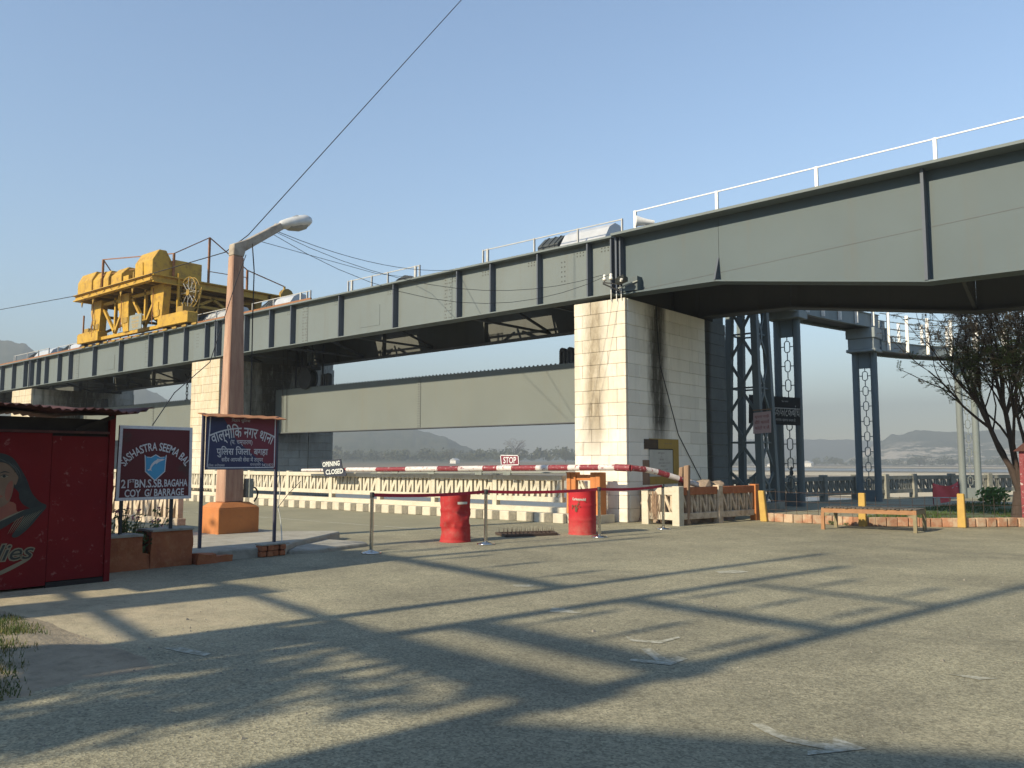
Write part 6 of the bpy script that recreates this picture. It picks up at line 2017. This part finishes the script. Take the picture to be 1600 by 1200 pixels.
# feathery many-stemmed tree
t = thing('tree', 'many-stemmed tree with sparse feathery brownish foliage at the right edge', 'tree', (-3.75, 24.1, 0))
tr, br, lv, lv2 = MB(), MB(), MB(), MB()
rt = random.Random(5)
def grow(p, d, L, r, lvl):
    n_ = 5
    pts, rs = [p.copy()], [r]
    q, dd = p.copy(), d.copy()
    for k in range(n_):
        dd = (dd + Vector((rt.gauss(0, .10), rt.gauss(0, .10), rt.gauss(.03, .06)))).normalized()
        q = q + dd * (L / n_)
        pts.append(q.copy())
        rs.append(r * (1 - .55 * (k + 1) / n_))
    (tr if lvl <= 1 else br).tube(pts, rs, 7 if lvl < 2 else 4, False)
    if lvl >= 3:
        for k in range(1, n_ + 1):
            for e in range(5):
                if rt.random() < .48:
                    # pinnate leaf: leaflets along a short stalk
                    a = Vector((rt.gauss(0, 1), rt.gauss(0, 1), rt.gauss(-.15, .6))).normalized()
                    bq = a.cross(Vector((0, 0, 1))).normalized()
                    o_ = pts[k]
                    tgt = lv2 if (o_.z < 4.4 and rt.random() < .75) else lv
                    for g in range(5):
                        c_ = o_ + a * (.03 + g * .042)
                        for sgn in (-1, 1):
                            t_ = c_ + bq * sgn * .075 + a * .015 + Vector((0, 0, rt.uniform(-.03, .01)))
                            tgt.add([c_ - a * .016, c_ + a * .030 + bq * sgn * .03, t_], [(0, 1, 2)])
        return
    nb_ = {0: 3, 1: 6, 2: 6}[lvl]
    for k in range(nb_):
        f = rt.uniform(.35, 1.0) if k else 1.0
        i = min(n_, max(1, int(round(f * n_))))
        ax = Vector((rt.gauss(0, 1), rt.gauss(0, 1), rt.gauss(0, .45)))
        ax = (ax - dd * ax.dot(dd)).normalized()
        nd = (dd * .85 + ax * rt.uniform(.30, .65) + Vector((0, 0, .16))).normalized()
        grow(pts[i], nd, L * rt.uniform(.50, .72), rs[i] * rt.uniform(.55, .75), lvl + 1)
B0 = Vector((-3.75, 24.1, -.02))
tr.tube([B0, B0 + Vector((-.02, .03, .3)), B0 + Vector((.02, .02, .75))], [.20, .16, .14], 10, True)
ST0 = B0 + Vector((.02, .02, .7))
CL = Vector((-.766, -.643, 0))   # towards the left of the picture
for dr, L, r in ((CL * .10 + Vector((0, 0, 1)), 2.9, .085), (CL * .03 + Vector((0, .1, 1)), 3.3, .08), (CL * -.08 + Vector((.1, 0, 1)), 3.3, .085), (CL * -.3 + Vector((0, .1, 1)), 3.0, .08), (CL * .06 + Vector((.15, -.15, 1)), 2.9, .06),
                 (CL * .15 + Vector((-.1, .15, 1)), 2.7, .06), (CL * .0 + Vector((-.1, .2, 1)), 3.5, .06), (CL * -.15 + Vector((-.1, -.2, 1)), 3.3, .05)):
    grow(ST0, dr.normalized(), L, r, 1)
tr.build('trunk', M['bark'], t)
o = br.build('branches', M['bark'], t, fix=False); o['kind'] = 'stuff'
o = lv.build('foliage', M['leaf_brown'], t, fix=False); o['kind'] = 'stuff'
o = lv2.build('foliage', M['leaf_green'], t, fix=False); o['kind'] = 'stuff'

# ================================================================== STRUCTURES BEHIND THE CAMERA WHOSE SHADOWS CROSS THE PLAZA
ex, ey = math.sin(SUN_AZ), math.cos(SUN_AZ)
tn = math.tan(SUN_EL)
def cast(x, y, h):
    """foot of the vertical through a point at height h whose shadow falls at (x, y)"""
    return (x - ex * h / tn, y - ey * h / tn)
def dp_structure(tips, h, label, arms, box=None, r0=.17):
    """twin pole with cross arms and pin insulators, like those that carry power lines"""
    feet = [cast(*q, h) for q in tips]
    t = thing('power_pole', label, 'power pole', (feet[0][0], feet[0][1], 0), 'twin-pole power structures')
    for (x, y) in feet:
        MB().tube([(x, y, 0), (x, y, h)], [r0, r0 * .62], 10, True).build('pole', M['concrete'], t)
    (xa, ya), (xb, yb) = feet
    d = Vector((xb - xa, yb - ya, 0)).normalized()
    for z, e0, e1, wd, pins in arms:
        p = Vector((xa, ya, z)) - d * e0
        q = Vector((xb, yb, z)) + d * e1
        MB().beam(p, q, .12, wd).build('cross_arm', M['rust'], t)
        for k in range(pins):
            s_ = p.lerp(q, (k + .6) / (pins + .2))
            MB().lathe([(.001, .75), (.045, .74), (.07, .55), (.05, .5), (.06, .3), (.03, .25), (.025, 0)], (s_.x, s_.y, z + wd / 2), 8).build('insulator', M['porcelain'], t)
    if box:
        f, z, w, hh, dp_ = box
        c = Vector((xa, ya, 0)).lerp(Vector((xb, yb, 0)), f)
        tb = MB().beam((c.x - d.x * w / 2, c.y - d.y * w / 2, z + hh / 2), (c.x + d.x * w / 2, c.y + d.y * w / 2, z + hh / 2), dp_, hh).build('transformer', M['box_grey'], t)
        for k in range(5):
            f2 = (k + .5) / 5
            MB().beam((c.x - d.x * w / 2 + d.x * w * f2, c.y - d.y * w / 2 - dp_ * .62, z + hh / 2), (c.x - d.x * w / 2 + d.x * w * f2 + d.x * .02, c.y - d.y * w / 2 - dp_ * .62, z + hh / 2), .2, hh * .8).build('cooling_fin', M['box_grey'], tb)
    return t
dp_structure([(-4.11, 12.3), (-1.75, 12.05)], 9.6, 'twin-pole power structure behind the camera', [(7.1, .1, .1, .18, 3), (8.2, -.2, 0, .07, 2), (5.3, .9, .2, .34, 0), (5.9, .1, .2, .26, 3)], r0=.15)
dp_structure([(-8.6, 14.5), (-4.9, 13.77)], 9.2, 'second twin-pole power structure with a transformer behind the camera', [(6.0, 1.5, -.1, .16, 4), (3.4, .2, .3, .07, 0), (2.6, 1.2, .1, .09, 0), (4.3, .1, .6, .07, 0)],
             r0=.13)
def shadow_board(cx, cy, w, z0, z1, label):  # board added out of view to throw a broad shadow on the plaza
    fx, fy = cast(cx, cy, z1)
    t = thing('shadow_board', label, 'shadow_board', (fx, fy, 0))
    MB().box(fx - w / 2, fx + w / 2, fy - .03, fy + .03, z0, z1).build('panel', M['maroon'], t)
    for s_ in (-.42, .42):
        MB().box(fx + s_ * w - .04, fx + s_ * w + .04, fy + .031, fy + .11, 0, z1 - .05).build('post', M['post_navy'], t)
shadow_board(-8.75, 5.8, .95, 2.3, 5.2, 'tall narrow board added behind the camera on the left for its shadow')
shadow_board(-6.25, 4.55, .95, 1.7, 2.9, 'low board added behind the camera beside the verge for its shadow')
# flat-roofed office block whose eave throws the broad shadow at the bottom
HB = 6.2
a = Vector((*cast(-3.30, 3.78, HB), 0)); b = Vector((*cast(1.6, 6.30, HB), 0))
d = (b - a).normalized(); nrm = Vector((d.y, -d.x, 0))
P = [a, a + d * 17, a + d * 17 + nrm * 9, a + nrm * 9]
t = thing('office_block', 'flat-roofed two-storey block standing behind the camera', 'building', tuple(a))
MB().prism([(q.x, q.y) for q in P], 'z', 0, HB - .3).build('wall', M['cream'], t)
c_ = (P[0] + P[2]) / 2
MB().prism([(q.x + (q - c_).normalized().x * .0, q.y) for q in P], 'z', HB - .298, HB).build('roof_slab', M['concrete'], t)
for fl_z in (.9, 3.9):
    for k in range(5):
        p = a + d * (1.4 + k * 3.1) - nrm * .02
        MB().beam(p + Vector((0, 0, fl_z + .6)), p + d * 1.4 + Vector((0, 0, fl_z + .6)), .05, 1.2).build('window', M['board_black'], t)
# small leafy tree behind the camera on the left, its shade lies over the verge
t = thing('tree', 'small leafy tree standing behind the camera on the left', 'tree', (-6.9, -6.3, 0))
tr, lv = MB(), MB()
rt = random.Random(21)
def leaf_tree(cx, cy, h, n_br, spread):
    tx, ty = cast(cx, cy, h)
    tr.tube([(tx, ty, 0), (tx + .1, ty, h * .3), (tx - .1, ty + .1, h * .7), (tx, ty, h)], [.16, .13, .10, .05], 8)
    for k in range(n_br):
        an = rt.uniform(0, 6.28)
        e = Vector((math.cos(an) * rt.uniform(.4, 1) * spread, math.sin(an) * rt.uniform(.4, 1) * spread, rt.uniform(.0, .9)))
        s0_ = Vector((tx, ty, rt.uniform(h * .55, h * .95)))
        tr.tube([s0_, s0_ + e * .5 + Vector((0, 0, .15)), s0_ + e], [.05, .035, .015], 5, False)
        for q in range(46):
            c_ = s0_ + e * rt.uniform(.35, 1.1) + Vector((rt.gauss(0, .22), rt.gauss(0, .3), rt.gauss(-.1, .14)))
            a = Vector((rt.gauss(0, .5), rt.gauss(0, 1), rt.gauss(0, .5))).normalized()
            b = a.orthogonal().normalized()
            lv.add([c_ - a * .20, c_ + b * .055, c_ + a * .20, c_ - b * .055], [(0, 1, 2, 3)])
leaf_tree(-5.5, 2.3, 4.6, 15, 1.7)
tr.build('trunk', M['bark'], t)
o = lv.build('crown', M['leaf_green'], t, fix=False); o['kind'] = 'stuff'

t = thing('tree', 'second leafy tree behind the camera, nearer the power poles', 'tree', (-5.8, -5.2, 0))
tr, lv = MB(), MB()
leaf_tree(-4.75, 4.3, 5.2, 9, 1.0)
tr.build('trunk', M['bark'], t)
o = lv.build('crown', M['leaf_green'], t, fix=False); o['kind'] = 'stuff'

t = thing('tree', 'tree beyond the left edge whose shade falls on the near-side parapet', 'tree', (-17.6, -.6, 0))
tr, lv = MB(), MB()
leaf_tree(-15.6, 8.3, 5.3, 22, 2.1)
tr.build('trunk', M['bark'], t)
o = lv.build('crown', M['leaf_green'], t, fix=False); o['kind'] = 'stuff'

# ================================================================== HAZE
hz = MB().box(-2650, 2650, -2650, 2650, -5.4, 170).build('haze', None)
tag(hz, kind='stuff')
hm = bpy.data.materials.new('haze')
hm.use_nodes = True
ht = hm.node_tree
ht.nodes.clear()
ho = ht.nodes.new('ShaderNodeOutputMaterial')
hv = ht.nodes.new('ShaderNodeVolumePrincipled')
hv.inputs['Color'].default_value = (0.44, 0.49, 0.535, 1)
hv.inputs['Density'].default_value = 0.00105
hv.inputs['Anisotropy'].default_value = 0.0
ht.links.new(hv.outputs[0], ho.inputs['Volume'])
hz.data.materials.append(hm)
